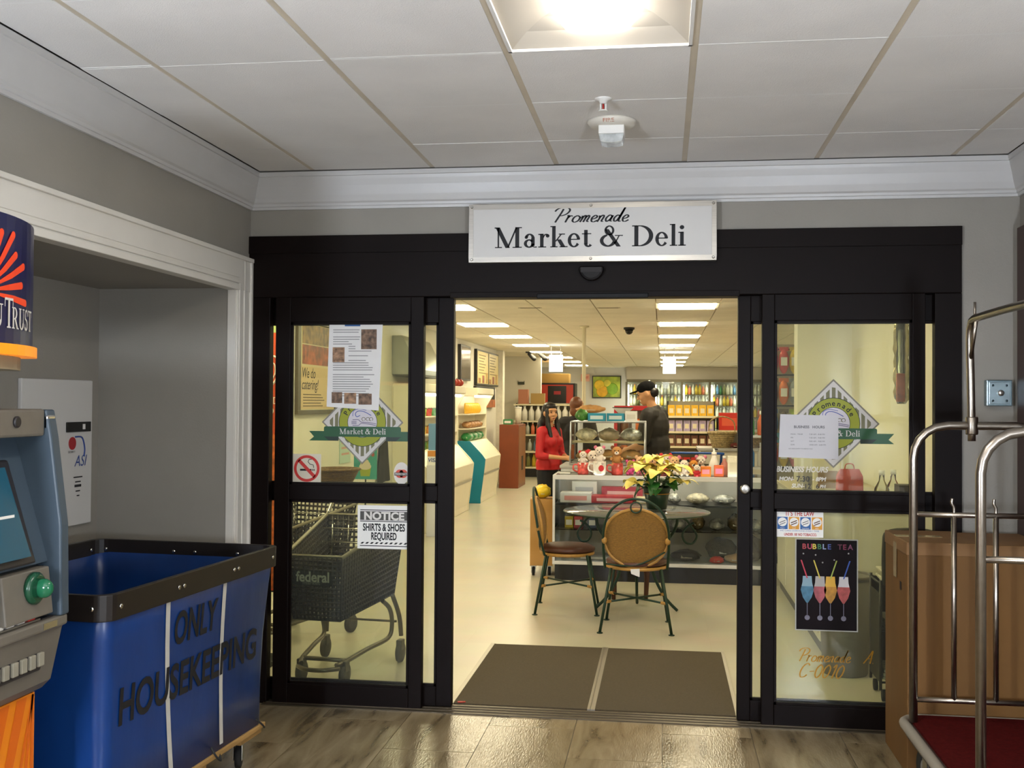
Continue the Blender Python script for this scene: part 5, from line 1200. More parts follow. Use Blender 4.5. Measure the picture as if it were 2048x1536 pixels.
# ------------------------------------------------------------------ right-hand counter and things by the right pane
t = thing('side_counter', 'long white side counter running back along the wall from the bin', 'counter', (1.28, 2.9, 0))
G().box(-.33, .33, -1.35, 1.08, .08, .86).build('body', mat('side_counter_white', 'd6d0bc', .45, var=.03), t, bev=.004); G().box(-.31, .33, -1.33, 1.08, 0, .08).build('plinth', mat('plinth_grey', '5c564a', .6), t); G().box(-.345, .34, -1.36, 1.08, .86, .89).build('worktop', mat('side_top', 'b9ad90', .4), t, bev=.003)
for k in range(4): G().box(-.336, -.33, -1.3+k*.59, -1.3+k*.59+.56, .12, .82).build('front_panel', mat('side_panel', 'ddd6c4', .4), t, bev=.004)
t = thing('red_bag', 'standing red paper bag on the side counter', 'bag', (1.19, 1.95, .891)); rb_ = mat('bag_red', 'b03a28', .6, var=.1, vscale=10)
g = G(); g._add([(-.08, -.05, 0), (.08, -.05, 0), (.08, .05, 0), (-.08, .05, 0), (-.078, -.04, .17), (.078, -.04, .17), (.078, .04, .17), (-.078, .04, .17), (-.06, -.006, .215), (.06, -.006, .215), (.06, .006, .215), (-.06, .006, .215)], [(0, 3, 2, 1), (0, 1, 5, 4), (1, 2, 6, 5), (2, 3, 7, 6), (3, 0, 4, 7), (4, 5, 9, 8), (5, 6, 10, 9), (6, 7, 11, 10), (7, 4, 8, 11), (8, 9, 10, 11)]); g.build('paper', rb_, t, bev=.004); G().tube(smooth([(-.03, 0, .21), (-.02, 0, .245), (.02, 0, .245), (.03, 0, .21)], 4), .004, 6).build('handle', rb_, t)
def jar(label, x, y, c):
    t = thing('glass_bottle', label, 'bottle', (x, y, .891)); G().lathe([(0, 0), (.045, 0), (.05, .02), (.045, .1), (.018, .15), (.016, .19), (0, .19)], seg=16).build('bottle', clear_m, t); G().lathe([(0, .004), (.04, .004), (.044, .02), (.041, .07), (0, .07)], seg=16).build('contents', mat('jar_'+c, c, .4), t); G().lathe([(.019, .185), (.019, .215), (0, .215)], seg=12).build('cap', white, t)
jar('glass bottle of yellow sauce on the side counter', 1.37, 1.85, 'b89a2c'); jar('glass bottle with red contents on the side counter', 1.46, 1.95, 'a8402c')
carton('utensil_box', 'dark brown utensil box on the side counter', (1.5, 1.68, .891), (.15, .14, .14), mat('dark_brown_box', '3c3026', .5), band=mat('dark_panel', '2c231c', .5)); 
t = thing('drinking_straw', 'single black straw standing in the utensil box', 'straw', (1.5, 1.68, 1.032)); G().tube([(0, 0, 0), (.02, 0, .1)], .004, 6).build('shaft', black, t); G().ell((.02, 0, .102), .006, seg=8, rings=5).build('tip', black, t)
carton('cereal_box', 'cream box with brown stripe on the side counter', (1.1, 2.3, .891), (.18, .08, .26), mat('cream_box', 'cfc49c', .5), band=mat('brown_stripe', '8a6a3c', .5)); carton('grey_box', 'grey flat box on the side counter near the partition', (1.15, 3.1, .891), (.25, .3, .14), mat('grey_card', '98917f', .6), band=mat('grey_print2', '6f6a5e', .6))
crumple('candy_cone', 'small orange sweet cone at the end of the side counter', (1.585, 1.585, .891), (.03, .03, .05), mat('cone_orange', 'd0602c', .5), cat='sweets')
t = thing('waste_bin', 'round grey waste bin on the shop floor behind the poster', 'bin', (1.03, 1.12, 0)); G().lathe([(0, 0), (.12, 0), (.125, .01), (.15, .55), (.14, .55), (.118, .02), (0, .02)], seg=28).build('bin_body', mat('bin_grey', '6b6453', .6), t); G().tube([(.15*math.cos(a*PI/14), .15*math.sin(a*PI/14), .55) for a in range(28)], .01, 8, closed=True).build('rim', mat('bin_rim', '57513f', .6), t)
t = thing('newspaper_rack', 'black wire newspaper rack on casters with tube handle', 'rack', (1.26, .66, 0)); bw = mat('rack_black', '1d1a17', .5)
for x in (-.15, .15):
    for y in (-.13, .13): G().tube([(x, y, .06), (x, y, .62)], .008, 8).build('post', bw, t)
for z in (.1, .36, .6):
    g = G(); g.tube([(-.15, -.13, z), (.15, -.13, z), (.15, .13, z), (-.15, .13, z)], .006, 6, closed=True)
    for k in range(9): g.tube([(-.15+k*.0375, -.13, z), (-.15+k*.0375, .13, z)], .0035, 5)
    g.build('wire_shelf', bw, t)
G().box(-.15, .15, .125, .13, .1, .6).build('back_panel', bw, t); G().box(-.155, -.148, -.13, .13, .1, .55).build('side_panel', bw, t); G().box(.148, .155, -.13, .13, .1, .55).build('side_panel', bw, t)
G().tube(smooth([(-.13, -.13, .6), (-.13, -.13, .8), (-.1, -.13, .87), (.1, -.13, .87), (.13, -.13, .8), (.13, -.13, .6)], 5), .014, 8).build('handle', mat('handle_grey', '3c3a36', .4), t)
for x in (-.13, .13):
    for y in (-.11, .11): G().lathe([(.014, -.01), (.03, -.009), (.03, .009), (.014, .01)], (x, y, .03), 14, axis=(1, 0, 0)).build('caster_wheel', rubber, t); 
news = mat('newsprint', 'b9b4a2', .8, var=.25, vscale=40)
for z, lab in ((.608, 'folded newspapers on the top shelf of the rack'), (.368, 'folded newspapers on the middle shelf of the rack'), (.108, 'folded newspapers on the bottom shelf of the rack')):
    t = thing('newspaper_stack', lab, 'newspaper', (1.26, .66, z))
    for k in range(3): G().cbox((random.uniform(-.01, .01), random.uniform(-.01, .01), .009+k*.017), (.26, .22, .016), rot=(0, 0, random.uniform(-.06, .06))).build('newspaper', news, t, bev=.005)
t = thing('foil_balloon', 'long shiny foil wrapped decoration hanging beside the right pane', 'decoration', (1.17, .33, 1.735))
g = G(); n = 14; vs = []
for i in range(15):
    f = i/14; r = .034*(1 if 0 < i < 14 else .5)
    for k in range(n): a = 2*PI*k/n; q = 1+.25*math.sin(k*3+i*1.3); vs.append((r*q*math.cos(a), .5*r*q*math.sin(a), -.21+.42*f))
g._add(vs, [(i*n+k, i*n+(k+1) % n, (i+1)*n+(k+1) % n, (i+1)*n+k) for i in range(14) for k in range(n)]+[tuple(range(n)), tuple(14*n+k for k in range(n))], 0, True)
g.build('foil', mat('foil', 'b8ab84', .15, metal=.75, var=.35, vscale=12), t); G().box(-.03, .012, -.026, -.018, -.2, -.06).build('orange_print', mat('foil_orange', 'c0622c', .35, var=.4, vscale=14), t, bev=.004); G().tube([(0, 0, .2), (0, 0, .75)], .002, 6).build('string', white, t)
t = thing('payment_stand', 'slim white stand with orange and white card payment sign by the wall case', 'stand', (-2.56, 6.78, 0))
G().box(-.07, .07, -.06, .06, 0, .8).build('pedestal', cw, t, bev=.004); G().box(-.065, .065, -.05, .05, .8, .97).build('sign_block', white, t, bev=.003)
G().box(-.06, .06, -.052, -.05, .9, .965).build('orange_panel', mat('pay_orange', 'd0882c', .5), t); text('VISA', .06, mat('pay_blue', '2a3f8c', .5), t, (0, -.053, .84), align='CENTER', bold=.001, shear=.2)
G().box(-.06, .06, -.02, .02, .97, 1.27).build('blue_acrylic', mat('acrylic_blue', '6a92b8', .15), t, bev=.004)
t = thing('paper_scrap', 'tiny red wrapper scrap lying by the threshold', 'litter', (-1.0, .14, .0)); G().cbox((0, 0, .013), (.028, .014, .004), rot=(0, .05, .4)).build('wrapper', red, t); G().cbox((.018, .005, .013), (.012, .01, .004), rot=(0, .1, .9)).build('twist', red, t)
# snack rack beyond the partition
t = thing('snack_rack', 'tall wire rack of hanging snack bags beyond the partition', 'rack', (1.16, 5.5, 0)); G().box(-.16, .16, .1, .12, 0, 2.1).build('back_panel', mat('rack_panel', 'a89c80', .6), t)
for z in (.9, 1.2, 1.5, 1.8, 2.05): G().tube([(-.16, .05, z), (.16, .05, z)], .008, 6).build('peg_rail', bw, t)
G().box(-.16, .16, -.15, .12, 0, .06).build('base', bw, t)
sb = ['c8443a', 'd8b83c', 'd98aa0', '3c6a9c', '5a4a38', '9cae48', '6a5240', 'd06a28', '8a8f94', 'b84a6a']
for i in range(12):
    c = sb[i % len(sb)]; x = 1.16+(-.1, 0.0, .1)[i % 3]; z = .92+.3*(i//3)
    t = thing('snack_bag', ('red', 'yellow', 'pink', 'blue', 'brown', 'lime', 'coffee-brown', 'orange', 'silver', 'magenta')[i % 10]+' snack bag pegged on '+('the lowest', 'the second', 'the third', 'the upper')[i//3]+' rail of the wire rack', 'bag', (x, 5.5, z))
    g = G(); g.ell((0, 0, .11), (.05, .03, .12), seg=10, rings=8); g.box(-.045, .045, -.004, .004, .21, .25); g.build('bag', mat('snack_'+c, c, .35, var=.3, vscale=18), t); G().box(-.03, .03, -.032, -.028, .07, .15).build('label_patch', white, t)
t = thing('front_shelf', 'narrow shelf of household goods behind the sales counter end', 'shelf', (.88, 5.3, 0))
for z in (.05, .5, .9, 1.2): G().box(-.12, .12, -.12, .12, z, z+.02).build('shelf_board', cw, t)
for x in (-.12, .11): G().box(x, x+.01, -.12, .12, 0, 1.22).build('side_panel', cw, t)
for i, (x, z, c, lab) in enumerate(((-.05, 1.221, '2c8a3c', 'green'), (.05, 1.221, 'd0602c', 'orange'), (-.05, .921, '2f7fc4', 'blue'), (.05, .921, 'c9c4ba', 'off-white'), (0, .521, 'b02c3c', 'crimson'))):
    t = thing('cleaner_bottle', lab+' household bottle on the narrow shelf', 'bottle', (.88+x, 5.28, z)); G().lathe([(0, 0), (.036, 0), (.038, .01), (.038, .13), (.016, .18), (.014, .2), (0, .2)], seg=14).build('body', mat('hh_'+c, c, .35), t); G().lathe([(.017, .195), (.017, .23), (0, .23)], seg=10).build('cap', white, t)

# ------------------------------------------------------------------ things on the left shop wall and by the left pane
t = thing('promo_banner', 'tall narrow orange-red ice cream banner behind the left pane', 'banner', (-2.255, .8, 0))
G().box(-.06, .06, 0, .012, .42, 1.955).build('panel', mat('banner_red', 'b8431c', .45, var=.15, vscale=5), t); G().box(-.06, .06, -.001, 0, 1.955-.04, 1.955).build('green_header', mat('banner_green', '9cae6a', .5), t)
g = G(); g.poly([(-.06, -.0008, .43), (.06, -.0008, .43), (.06, -.0008, 1.25), (.02, -.0008, 1.33), (-.03, -.0008, 1.24), (-.06, -.0008, 1.3)]); g.build('splash', mat('banner_splash', 'c4622a', .45, var=.5, vscale=30), t)
bl = mat('banner_letters', 'd8cbb8', .5); text('ND', .06, bl, t, (.055, -.0015, 1.50), align='RIGHT'); text('OR', .06, bl, t, (.058, -.0015, 1.44), align='RIGHT')
G().tube(smooth([(0, -.002, 1.60), (.04, -.002, 1.66), (.05, -.002, 1.72), (.03, -.002, 1.77), (.0, -.002, 1.78)], 6), .006, 6).build('swirl', bl, t); G().tube(smooth([(0, -.002, 1.63), (.025, -.002, 1.68), (.02, -.002, 1.73), (0, -.002, 1.74)], 6), .004, 6).build('swirl', bl, t)
G().box(-.05, .05, -.1, .12, 0, .03).build('foot', black, t); G().box(-.01, .01, .0, .012, .03, .42).build('post', black, t)
RT = (PI/2, 0, PI/2)   # flat print on the left wall, read from +x
wx = SW+.001
t = thing('catering_poster', 'framed We do catering poster with food pictures on the shop wall', 'poster', (wx, 4.2, 1.82))
for a in ((-.58, .58, .38, .42), (-.58, .58, -.42, -.38), (-.58, -.5, -.38, .38), (.5, .58, -.38, .38)): G().box(0, .03, *a).build('frame_bar', mat('poster_frame', '5a4f36', .4, var=.1), t, bev=.003)
G().box(0, .012, -.5, .5, -.38, .38).build('board', mat('poster_board', 'd8c79a', .5), t)
for z0, z1, c in ((.2, .37, '8c6a34'), (.02, .19, '9c4a24')): G().box(.012, .014, -.42, .42, z0, z1).build('food_picture', mat('food_'+c, c, .5, var=.7, vscale=14), t)
G().box(.012, .013, -.46, .46, -.37, 0).build('paper_sheet', mat('poster_paper', 'd9bd8c', .6), t)
text('We do', .13, ink, t, (.0145, -.44, -.1), rot=RT, shear=.2); text('catering!', .13, ink, t, (.0145, -.44, -.2), rot=RT, shear=.2)
g = G()
for k in range(5): g.poly([(.0142, -.4, -.25-k*.025), (.0142, .1+.05*(k % 3), -.25-k*.025), (.0142, .1+.05*(k % 3), -.242-k*.025), (.0142, -.4, -.242-k*.025)])
g.build('small_print', mat('brown_print', '6b5a40', .7), t)
t = thing('cupcake_poster', 'teal cupcake poster on a thin stand near the shop wall', 'poster', (-2.86, 5.0, 0))
G().box(-.115, .115, 0, .01, .76, 1.14).build('board', mat('poster_teal', '3f9c90', .5), t)
G().poly([(x, -.0012, z) for x, z in ((-.045, .79), (.045, .79), (.058, .875), (-.058, .875))]).build('paper_case', mat('case_lime', '9aa82a', .5), t)
for i, (z, r) in enumerate(((.885, .06), (.91, .05), (.935, .034), (.955, .018))): G().poly([(r*math.cos(a*PI/10), -.0014-i*.0003, z+r*.55*math.sin(a*PI/10)) for a in range(20)]).build('icing', mat('icing', 'd8cdb4', .6), t)
for x, z in ((-.07, 1.0), (.075, 1.0)): G().poly([(x+.016*math.cos(a*PI/8), -.0012, z+.02*math.sin(a*PI/8)) for a in range(16)]).build('balloon_print', mat('sprinkle', 'b0625a', .6), t)
G().tube([(0, .015, 0.01), (0, .015, 1.1)], .008, 8).build('pole', bw, t); G().lathe([(.09, 0), (.09, .012), (.02, .02)], (0, .015, 0), 18).build('foot', bw, t)
t = thing('menu_card', 'small pale menu card with pink lines on the shop wall', 'poster', (wx, 5.1, 1.05)); G().box(0, .008, -.18, .18, -.14, .14).build('card', mat('card_mint', 'b9cfc0', .6), t)
for z in (-.06, 0, .05): G().box(.008, .0085, -.13, .13, z, z+.02).build('printed_line', mat('card_pink', 'd09a90', .6), t)
t = thing('black_apron', 'dark cloth apron hanging on the shop wall', 'apron', (wx, 6.55, .62)); g = G(); vs = []
for i in range(9):
    for k in range(9): f = i/8; q = k/8-.5; vs.append((.025+.012*math.sin(k*2.2), q*(.62-.3*f), .52*f))
g._add(vs, [(i*9+k, i*9+k+1, (i+1)*9+k+1, (i+1)*9+k) for i in range(8) for k in range(8)], 0, True); g.build('cloth', mat('apron_black', '2a261e', .85), t); G().tube([(.02, 0, .5), (.02, 0, .6)], .004, 6).build('loop', black, t)
for y, z, c, lab in ((7.55, .95, 'b8622a', 'orange printed poster low on the shop wall'), (7.2, 1.52, 'd6cdb8', 'cream price sheet with blue stripe on the shop wall'), (8.2, 1.62, 'd3cfc4', 'white notice sheet higher on the shop wall')):
    t = thing('wall_sheet', lab, 'poster', (wx, y, z)); G().box(0, .008, -.24, .24, -.17, .17).build('sheet', mat('sheet_'+c, c, .6, var=.15, vscale=10), t); G().box(.008, .0085, -.16, .16, .02, .06).build('stripe', mat('sheet_stripe', '6f86a0', .6), t)
t = thing('extractor_hood', 'stainless steel extractor hood on the shop wall', 'hood', (wx, 7.7, 1.83))
G().prism([(0, 0), (.32, 0), (.32, .06), (.12, .45), (0, .45)], 'xz', -.75, .75).build('canopy', mat('hood_steel', 'a8aaa4', .28, metal=.85, var=.1, vscale=6), t, bev=.004); G().box(.02, .3, -.7, .7, -.02, 0).build('filter', mat('hood_filter', '6f6c62', .4, metal=.7), t)
# ------------------------------------------------------------------ refrigerated wall cases
cwarm = mat('case_white', 'e6dfc6', .35, var=.02)
def wall_case(label, y0, y1, end_m, low=False):
    t = thing('refrigerated_case', label, 'display case', (SW, (y0+y1)/2, 0), 0, 'refrigerated wall cases'); h = (y1-y0)/2
    body = [(0, 0), (.40, 0), (.40, .08), (.46, .55), (.47, .66), (.42, .72), (.26, .90), (.22, .92), (.06, .92), (0, .92)]
    G().prism(body, 'xz', -h+.03, h).build('base_body', cwarm, t, bev=.006)
    endp = [(0, 0), (.41, 0), (.41, .08), (.47, .55), (.48, .66), (.43, .73), (.24, .93), (.24, 1.44), (.36, 1.64), (.36, 1.72), (0, 1.72)]
    G().prism([(0, 0), (.41, 0), (.41, .08), (.47, .55), (.48, .66), (.43, .73), (.24, .93), (0, .93)] if low else endp, 'xz', -h, -h+.03).build('end_panel', end_m, t, bev=.004)
    if low: G().box(0, .06, -h, -h+.03, .93, 1.73).build('end_post', cwarm, t)
    G().prism(endp, 'xz', h-.03, h).build('end_panel', cwarm, t, bev=.004)
    G().box(0, .05, -h+.03, h-.03, .92, 1.72).build('back_panel', cwarm, t)
    G().prism([(0, 1.6), (.34, 1.62), (.36, 1.64), (.36, 1.73), (0, 1.73)], 'xz', -h+.03, h-.03).build('canopy', cwarm, t, bev=.004)
    for z in (1.1, 1.32): G().box(.05, .24, -h+.03, h-.03, z, z+.015).build('shelf', cwarm, t)
    G().tube([(.3, -h+.1, 1.6), (.3, h-.1, 1.6)], .014, 8).build('light_tube', mat('case_tube', 'ffffff', .5, emit=(1, .95, .8), es=10), t)
    G().box(.462, .468, -h+.05, h-.05, .42, .45).build('bumper_strip', mat('bumper_grey', 'a8a294', .4, metal=.5), t)
    return t
wall_case('white open refrigerated wall case with sloping front nearest the entrance', 7.0, 9.77, cwarm)
wall_case('open refrigerated wall case with teal end panel', 10.75, 12.3, mat('case_teal', '17809a', .4), True)
random.seed(21)
pcol = [('lime', '9cae48'), ('orange', 'd08a3c'), ('red', 'b8443a'), ('cream', 'd8cfa8'), ('green', '4f8a3c'), ('yellow', 'd0b03c')]
for k in range(3):
    z = (.921, 1.116, 1.336)[k]
    for i in range(8):
        n_, c = pcol[(i*2+k) % 6]; y = 7.25+i*.32
        t = thing('produce_tub', n_+' produce tub on the '+('bottom', 'middle', 'top')[k]+' shelf of the first wall case', 'tub', (SW+.15, y, z), 0, 'tubs in the first wall case')
        G().lathe([(0, 0), (.05, 0), (.06, .09), (.055, .095), (0, .095)], seg=10).build('tub', mat('tub_'+c, c, .45, var=.3, vscale=30), t); G().lathe([(.063, .09), (.063, .102), (0, .104)], seg=10).build('lid', clear_m, t)
for i in range(7):
    n_ = ('dark', 'red')[i % 2]; t = thing('apple', n_+' apple lying on top of the first wall case', 'apple', (SW+.27+.05*(i % 2), 8.9+i*.12, 1.731), 0, n_+' apples on the case'); G().ell((0, 0, .05), (.055, .055, .05)).build('flesh', mat('apple_'+n_, ('5a2418', 'a8382c')[i % 2], .35), t); G().tube([(0, 0, .09), (.005, 0, .115)], .004, 5).build('stem', bw, t)
t = thing('wine_bottle', 'dark wine bottle standing on top of the first wall case', 'bottle', (SW+.25, 8.62, 1.731)); G().lathe([(0, 0), (.04, 0), (.04, .2), (.015, .26), (.014, .32), (0, .32)], seg=14).build('bottle', mat('bottle_dark', '12160f', .15), t); G().lathe([(.041, .06), (.041, .14)], seg=14).build('label_patch', pw, t)
yel = mat('banana_yellow', 'd9a824', .5, var=.1, vscale=12)
bm_ = G(); bm_.tube(smooth([(0, 0, .16), (.02, -.02, .12), (.03, -.03, .06), (.015, -.02, .0)], 4), [.006, .01, .014, .017, .018, .018, .018, .018, .018, .017, .015, .011, .005], 7); bme = bm_.mesh('banana', yel)
for i in range(6):
    t = thing('banana_bunch', 'yellow banana bunch on the teal-ended wall case shelf', 'bananas', (SW+.12, 10.95+i*.2, 1.338), 0, 'banana bunches')
    for k in range(5): place('banana', bme, t, (.02, -.06+k*.03, .0), (0, 0, -.5+k*.25))
for i in range(7):
    n_, c = (('green', '2f8a4c'), ('white-green', '9cc0a0'))[i % 2]
    crumple('produce_bag', n_+' bag of produce in the teal-ended wall case', (SW+.15, 10.95+i*.19, .921), (.08, .08, .06), mat('pbag_'+n_, c, .35, var=.4, vscale=20), group='produce bags in the second case')
for i in range(5): crumple('produce_pack', 'tan pack of produce on the middle shelf of teal-ended case', (SW+.15, 11.0+i*.25, 1.116), (.08, .09, .05), mat('pack_tan', 'a87c50', .5, var=.3, vscale=15), group='produce packs in the second case')
# brown bin cabinet
bwood = mat('brown_laminate', '7a3a1c', .4, var=.08, vscale=5)
t = thing('bin_cabinet', 'tall brown laminate bin cabinet with dark slot past the wall cases', 'cabinet', (-2.68, 14.15, 0)); G().box(-.17, .17, -.5, .5, 0, 1.12).build('body', bwood, t, bev=.006); G().box(.17, .176, -.46, .46, .05, 1.08).build('door', mat('brown_laminate_door', '8a5226', .4, var=.08, vscale=5), t, bev=.003); G().box(.176, .18, -.1, .12, .3, .55).build('slot', black, t)
carton('cup_box', 'green and white cup box on the brown bin cabinet', (-2.72, 13.85, 1.121), (.16, .16, .09), mat('box_green', '2a7a44', .45), band=white)
for i, y in enumerate((14.2, 14.4)): t = thing('cup_stack', 'tall stack of clear cups on the brown bin cabinet', 'cups', (-2.6, y, 1.121), 0, 'cup stacks'); G().lathe([(.04, 0), (.05, .3), (.046, .3), (.036, .01)], seg=14).build('cups', mat('cup_clear', 'd0cab8', .3), t); G().lathe([(.053, .29), (.053, .31)], seg=14).build('rim', white, t)
# boards on the left wall
def board(name, label, y0, y1, z0, z1, frame, face, bars=()):
    t = thing(name, label, 'board', (wx, (y0+y1)/2, (z0+z1)/2)); h, v = (y1-y0)/2, (z1-z0)/2
    G().box(0, .05, -h, h, -v, v).build('frame', frame, t, bev=.004); G().box(.05, .053, -h+.05, h-.05, -v+.03, v-.03).build('face', face, t)
    for b in bars: G().box(.053, .06, b-.02, b+.02, -v+.03, v-.03).build('divider', frame, t)
    return t, h, v
dkf = mat('board_frame', '1e1a14', .4)
t, h, v = board('menu_board', 'cream two-panel menu board with food pictures on the shop wall', 12.45, 14.8, 1.80, 2.40, dkf, mat('board_cream', 'd3c07c', .4), (0,))
for i in range(6): y = -h+.15+i*.37; G().box(.053, .056, y, y+.2, -v+.04, -v+.12+.05*(i % 3)).build('food_picture', mat('board_food_%d' % (i % 3), ('a8743c', '8c4a34', 'b8924c')[i % 3], .5, var=.5, vscale=12), t)
for s in (-.6, .55):
    for k in range(7): G().box(.053, .0545, s-.4, s+.3-.1*(k % 3), v-.1-k*.05, v-.085-k*.05).build('menu_line', mat('menu_print', '7d6c40', .6), t)
board('mirror_board', 'dark framed glossy board on the shop wall above the wall cases', 11.0, 11.85, 1.85, 2.40, dkf, mat('board_mirror', '8a8078', .12, metal=.6))
t, h, v = board('banner_board', 'black and orange banner with white lettering above the teal-ended case', 12.4, 14.4, 1.42, 1.78, black, mat('banner_black', '17120e', .5))
G().box(.054, .057, -h, h, -v, -v+.14).build('orange_band', mat('banner_orange', 'b5642c', .5, var=.4, vscale=8), t); text('For Over 100', .13, white, t, (.056, -.75, .06), rot=RT); text('YEARS of GOODNESS', .13, white, t, (.056, -.85, -.05), rot=RT)
# ------------------------------------------------------------------ grocery gondola at the back left
def gondola(label, cx, cy, hw_, levels, top, name='gondola'):
    t = thing('grocery_shelf', label, 'shelf', (cx, cy, 0))
    G().box(-hw_, hw_, -.3, .25, 0, .16).build('plinth', black, t); G().box(-hw_, hw_, .22, .25, .16, top).build('back_panel', mat('gondola_back', '8a8472', .5), t)
    for z in levels: G().box(-hw_, hw_, -.3 if z < .6 else -.2, .22, z-.03, z).build('shelf_board', mat('gondola_shelf', 'd9cfae', .4), t)
    for x in (-hw_, hw_-.02): G().box(x, x+.02, .18, .25, .16, top).build('upright', black, t)
    return t
gondola('grocery shelf of drinks standing before the far cream wall', -2.3, 16.9, .72, (.2, .52, .86, 1.14, 1.48), 1.5)
def bmesh_bottle(c, r=.045, h=.28, cap='e8e6e0'):
    g = G(); g.lathe([(0, 0), (r, 0), (r, h*.6), (r*.4, h*.82), (r*.36, h*.93), (0, h*.93)], seg=10); me1 = g.mesh('bottle', mat('bt_'+c, c, .3))
    g = G(); g.lathe([(r*.42, h*.92), (r*.42, h), (0, h)], seg=8); return me1, g.mesh('cap', mat('bc_'+cap, cap, .4))
def row(n, x0, x1, y, z, kind, label, group, jit=.0):
    for i in range(n):
        a, b = kind[i % len(kind)]; x = x0+(x1-x0)*(i+.5)/n
        t = thing('bottle', label, 'bottle', (x, y, z+.001), 0, group); place('body', a, t); place('cap', b, t)
jug = bmesh_bottle('d6d2c6', .062, .3, 'f0ece4'); grn = bmesh_bottle('2a6a38', .042, .24, '2a7a3c'); org = bmesh_bottle('c86a48', .042, .24); yl = bmesh_bottle('c9a82c', .042, .27, 'c8442c'); olv = bmesh_bottle('7a7a44', .042, .27, 'd8d0a8'); wht = bmesh_bottle('dcd6b8', .042, .27); blu = bmesh_bottle('5a86a8', .042, .27); gry = bmesh_bottle('a8a89c', .042, .24)
row(10, -3.0, -1.62, 16.75, 1.14, [jug], 'white plastic jug on the top shelf of the drinks gondola', 'jugs on the top shelf'); row(13, -3.0, -1.62, 16.95, .86, [grn], 'green soda bottle at the back of the second gondola shelf', 'green bottles on the second shelf'); row(13, -3.0, -1.62, 16.78, .86, [org, org, gry], 'pale orange or grey soda bottle on the second gondola shelf', 'sodas on the second shelf')
row(11, -3.0, -1.62, 16.75, .52, [yl, blu, gry, blu], 'mixed bottle on the third gondola shelf', 'bottles on the third shelf'); row(12, -3.0, -1.62, 16.75, .2, [yl, olv, olv], 'yellow or olive oil bottle on the bottom gondola shelf', 'bottles on the bottom shelf')
carton('carton', 'orange-brown carton on top of the drinks gondola', (-2.85, 17.0, 1.481), (.2, .2, .3), mat('ctn_pink', 'b5765a', .6), band=None); carton('carton', 'tan carton on the drinks gondola beside the orange-brown one', (-2.55, 17.0, 1.481), (.28, .2, .22), mat('ctn_tan', 'a8884c', .6))
# mid aisle shelf behind the counter
gondola('grocery shelf of boxed goods behind the capped person', .43, 11.3, .36, (.2, .55, .88, 1.1, 1.33), 1.55)
bx = [('yellow', 'd9a824'), ('lilac', 'a898b8'), ('brown', '6b4230'), ('red', 'b8241f')]
for k, z in enumerate((1.33, 1.1, .88, .55)):
    n_, c = bx[k]; bme1 = G().box(-.05, .05, -.06, .06, 0, .16).mesh('carton', mat('grocery_'+n_, c, .45, var=.15, vscale=20)); bme2 = G().box(-.03, .03, -.062, -.06, .04, .11).mesh('label_patch', mat('grocery_label', 'd8cdb0', .5))
    for i in range(6):
        t = thing('grocery_box', n_+' grocery box in the row behind the capped person', 'box', (.13+i*.115, 11.2, z+.001), 0, n_+' grocery boxes'); place('carton', bme1, t); place('label_patch', bme2, t)
carton('red_crate', 'bright red crate hanging on the shelf beside yellow boxes', (.985, 11.3, 1.12), (.3, .2, .26), mat('crate_red', 'c22c1c', .45), band=mat('crate_print', 'd85a3a', .5))
gondola('short grocery shelf holding the red crate', .985, 11.35, .17, (.2, .55, .88, 1.119), 1.3)
# red drink display left of the capped person
t = thing('drink_display', 'red framed drink display case beside the capped person', 'display case', (-.33, 9.2, 0)); rd = mat('display_red', 'b01c24', .4)
G().box(-.3, .3, -.2, .2, 0, .75).build('base', rd, t, bev=.004)
for x in (-.3, .26): G().box(x, x+.04, -.2, .2, .75, 1.42).build('side_frame', rd, t)
G().box(-.3, .3, -.2, .2, 1.42, 1.48).build('header', rd, t, bev=.004); G().box(-.26, .26, .15, .2, .75, 1.42).build('back_panel', pw, t); G().box(-.26, .26, -.15, .15, 1.08, 1.1).build('shelf', pw, t)
for i in range(6):
    t = thing('drink_can', ('orange', 'brown')[i % 2]+' drink can in the red framed display', 'can', (-.5+(i % 3)*.16, 9.12, (.751, 1.101)[i//3]), 0, 'cans in the red display'); c = ('c0622c', '6b4a34')[i % 2]
    G().lathe([(0, 0), (.045, 0), (.05, .01), (.05, .2), (.04, .21), (0, .21)], seg=12).build('can', mat('can_'+c, c, .35), t); G().lathe([(.04, .211), (.04, .215)], seg=12).build('lid', chrome, t)
# checkout with basket, trolley with blue handle
t = thing('checkout_desk', 'grey-topped checkout desk carrying a handled wicker basket', 'counter', (.85, 7.6, 0)); G().box(-.42, .6, -.3, .3, 0, .98).build('body', mat('desk_white', 'd3ccba', .45), t, bev=.004); G().box(-.45, .63, -.33, .33, .98, 1.01).build('worktop', mat('desk_top', 'a9a7a2', .3), t, bev=.003)
basket('pale wicker basket with tall handle on the checkout desk', (.68, 7.5, 1.011), .15, .17, True, mat('wicker_pale', 'a08a5c', .6, var=.45, vscale=45, bump=.7, bscale=80))
basket('second wicker basket with a dark cloth beside the handled one', (1.03, 7.6, 1.011), .14, .16, False, mat('wicker_mid', '8c744a', .6, var=.45, vscale=45, bump=.7, bscale=80))
crumple('red_cloth', 'dark red cloth lying by the wicker baskets', (.83, 7.36, 1.011), (.07, .06, .03), mat('cloth_darkred', '5c1f18', .8), cat='cloth')
tr = shopping_cart('shopping cart with bright blue handle behind the sales counter', (.33, 6.35, 0), PI, False)
for c in tr.children:
    if c.name.startswith('handle'): c.data.materials.clear(); c.data.materials.append(mat('handle_blue', '1f4f9c', .35))
tr.scale = (1.05, 1.05, 1.07)
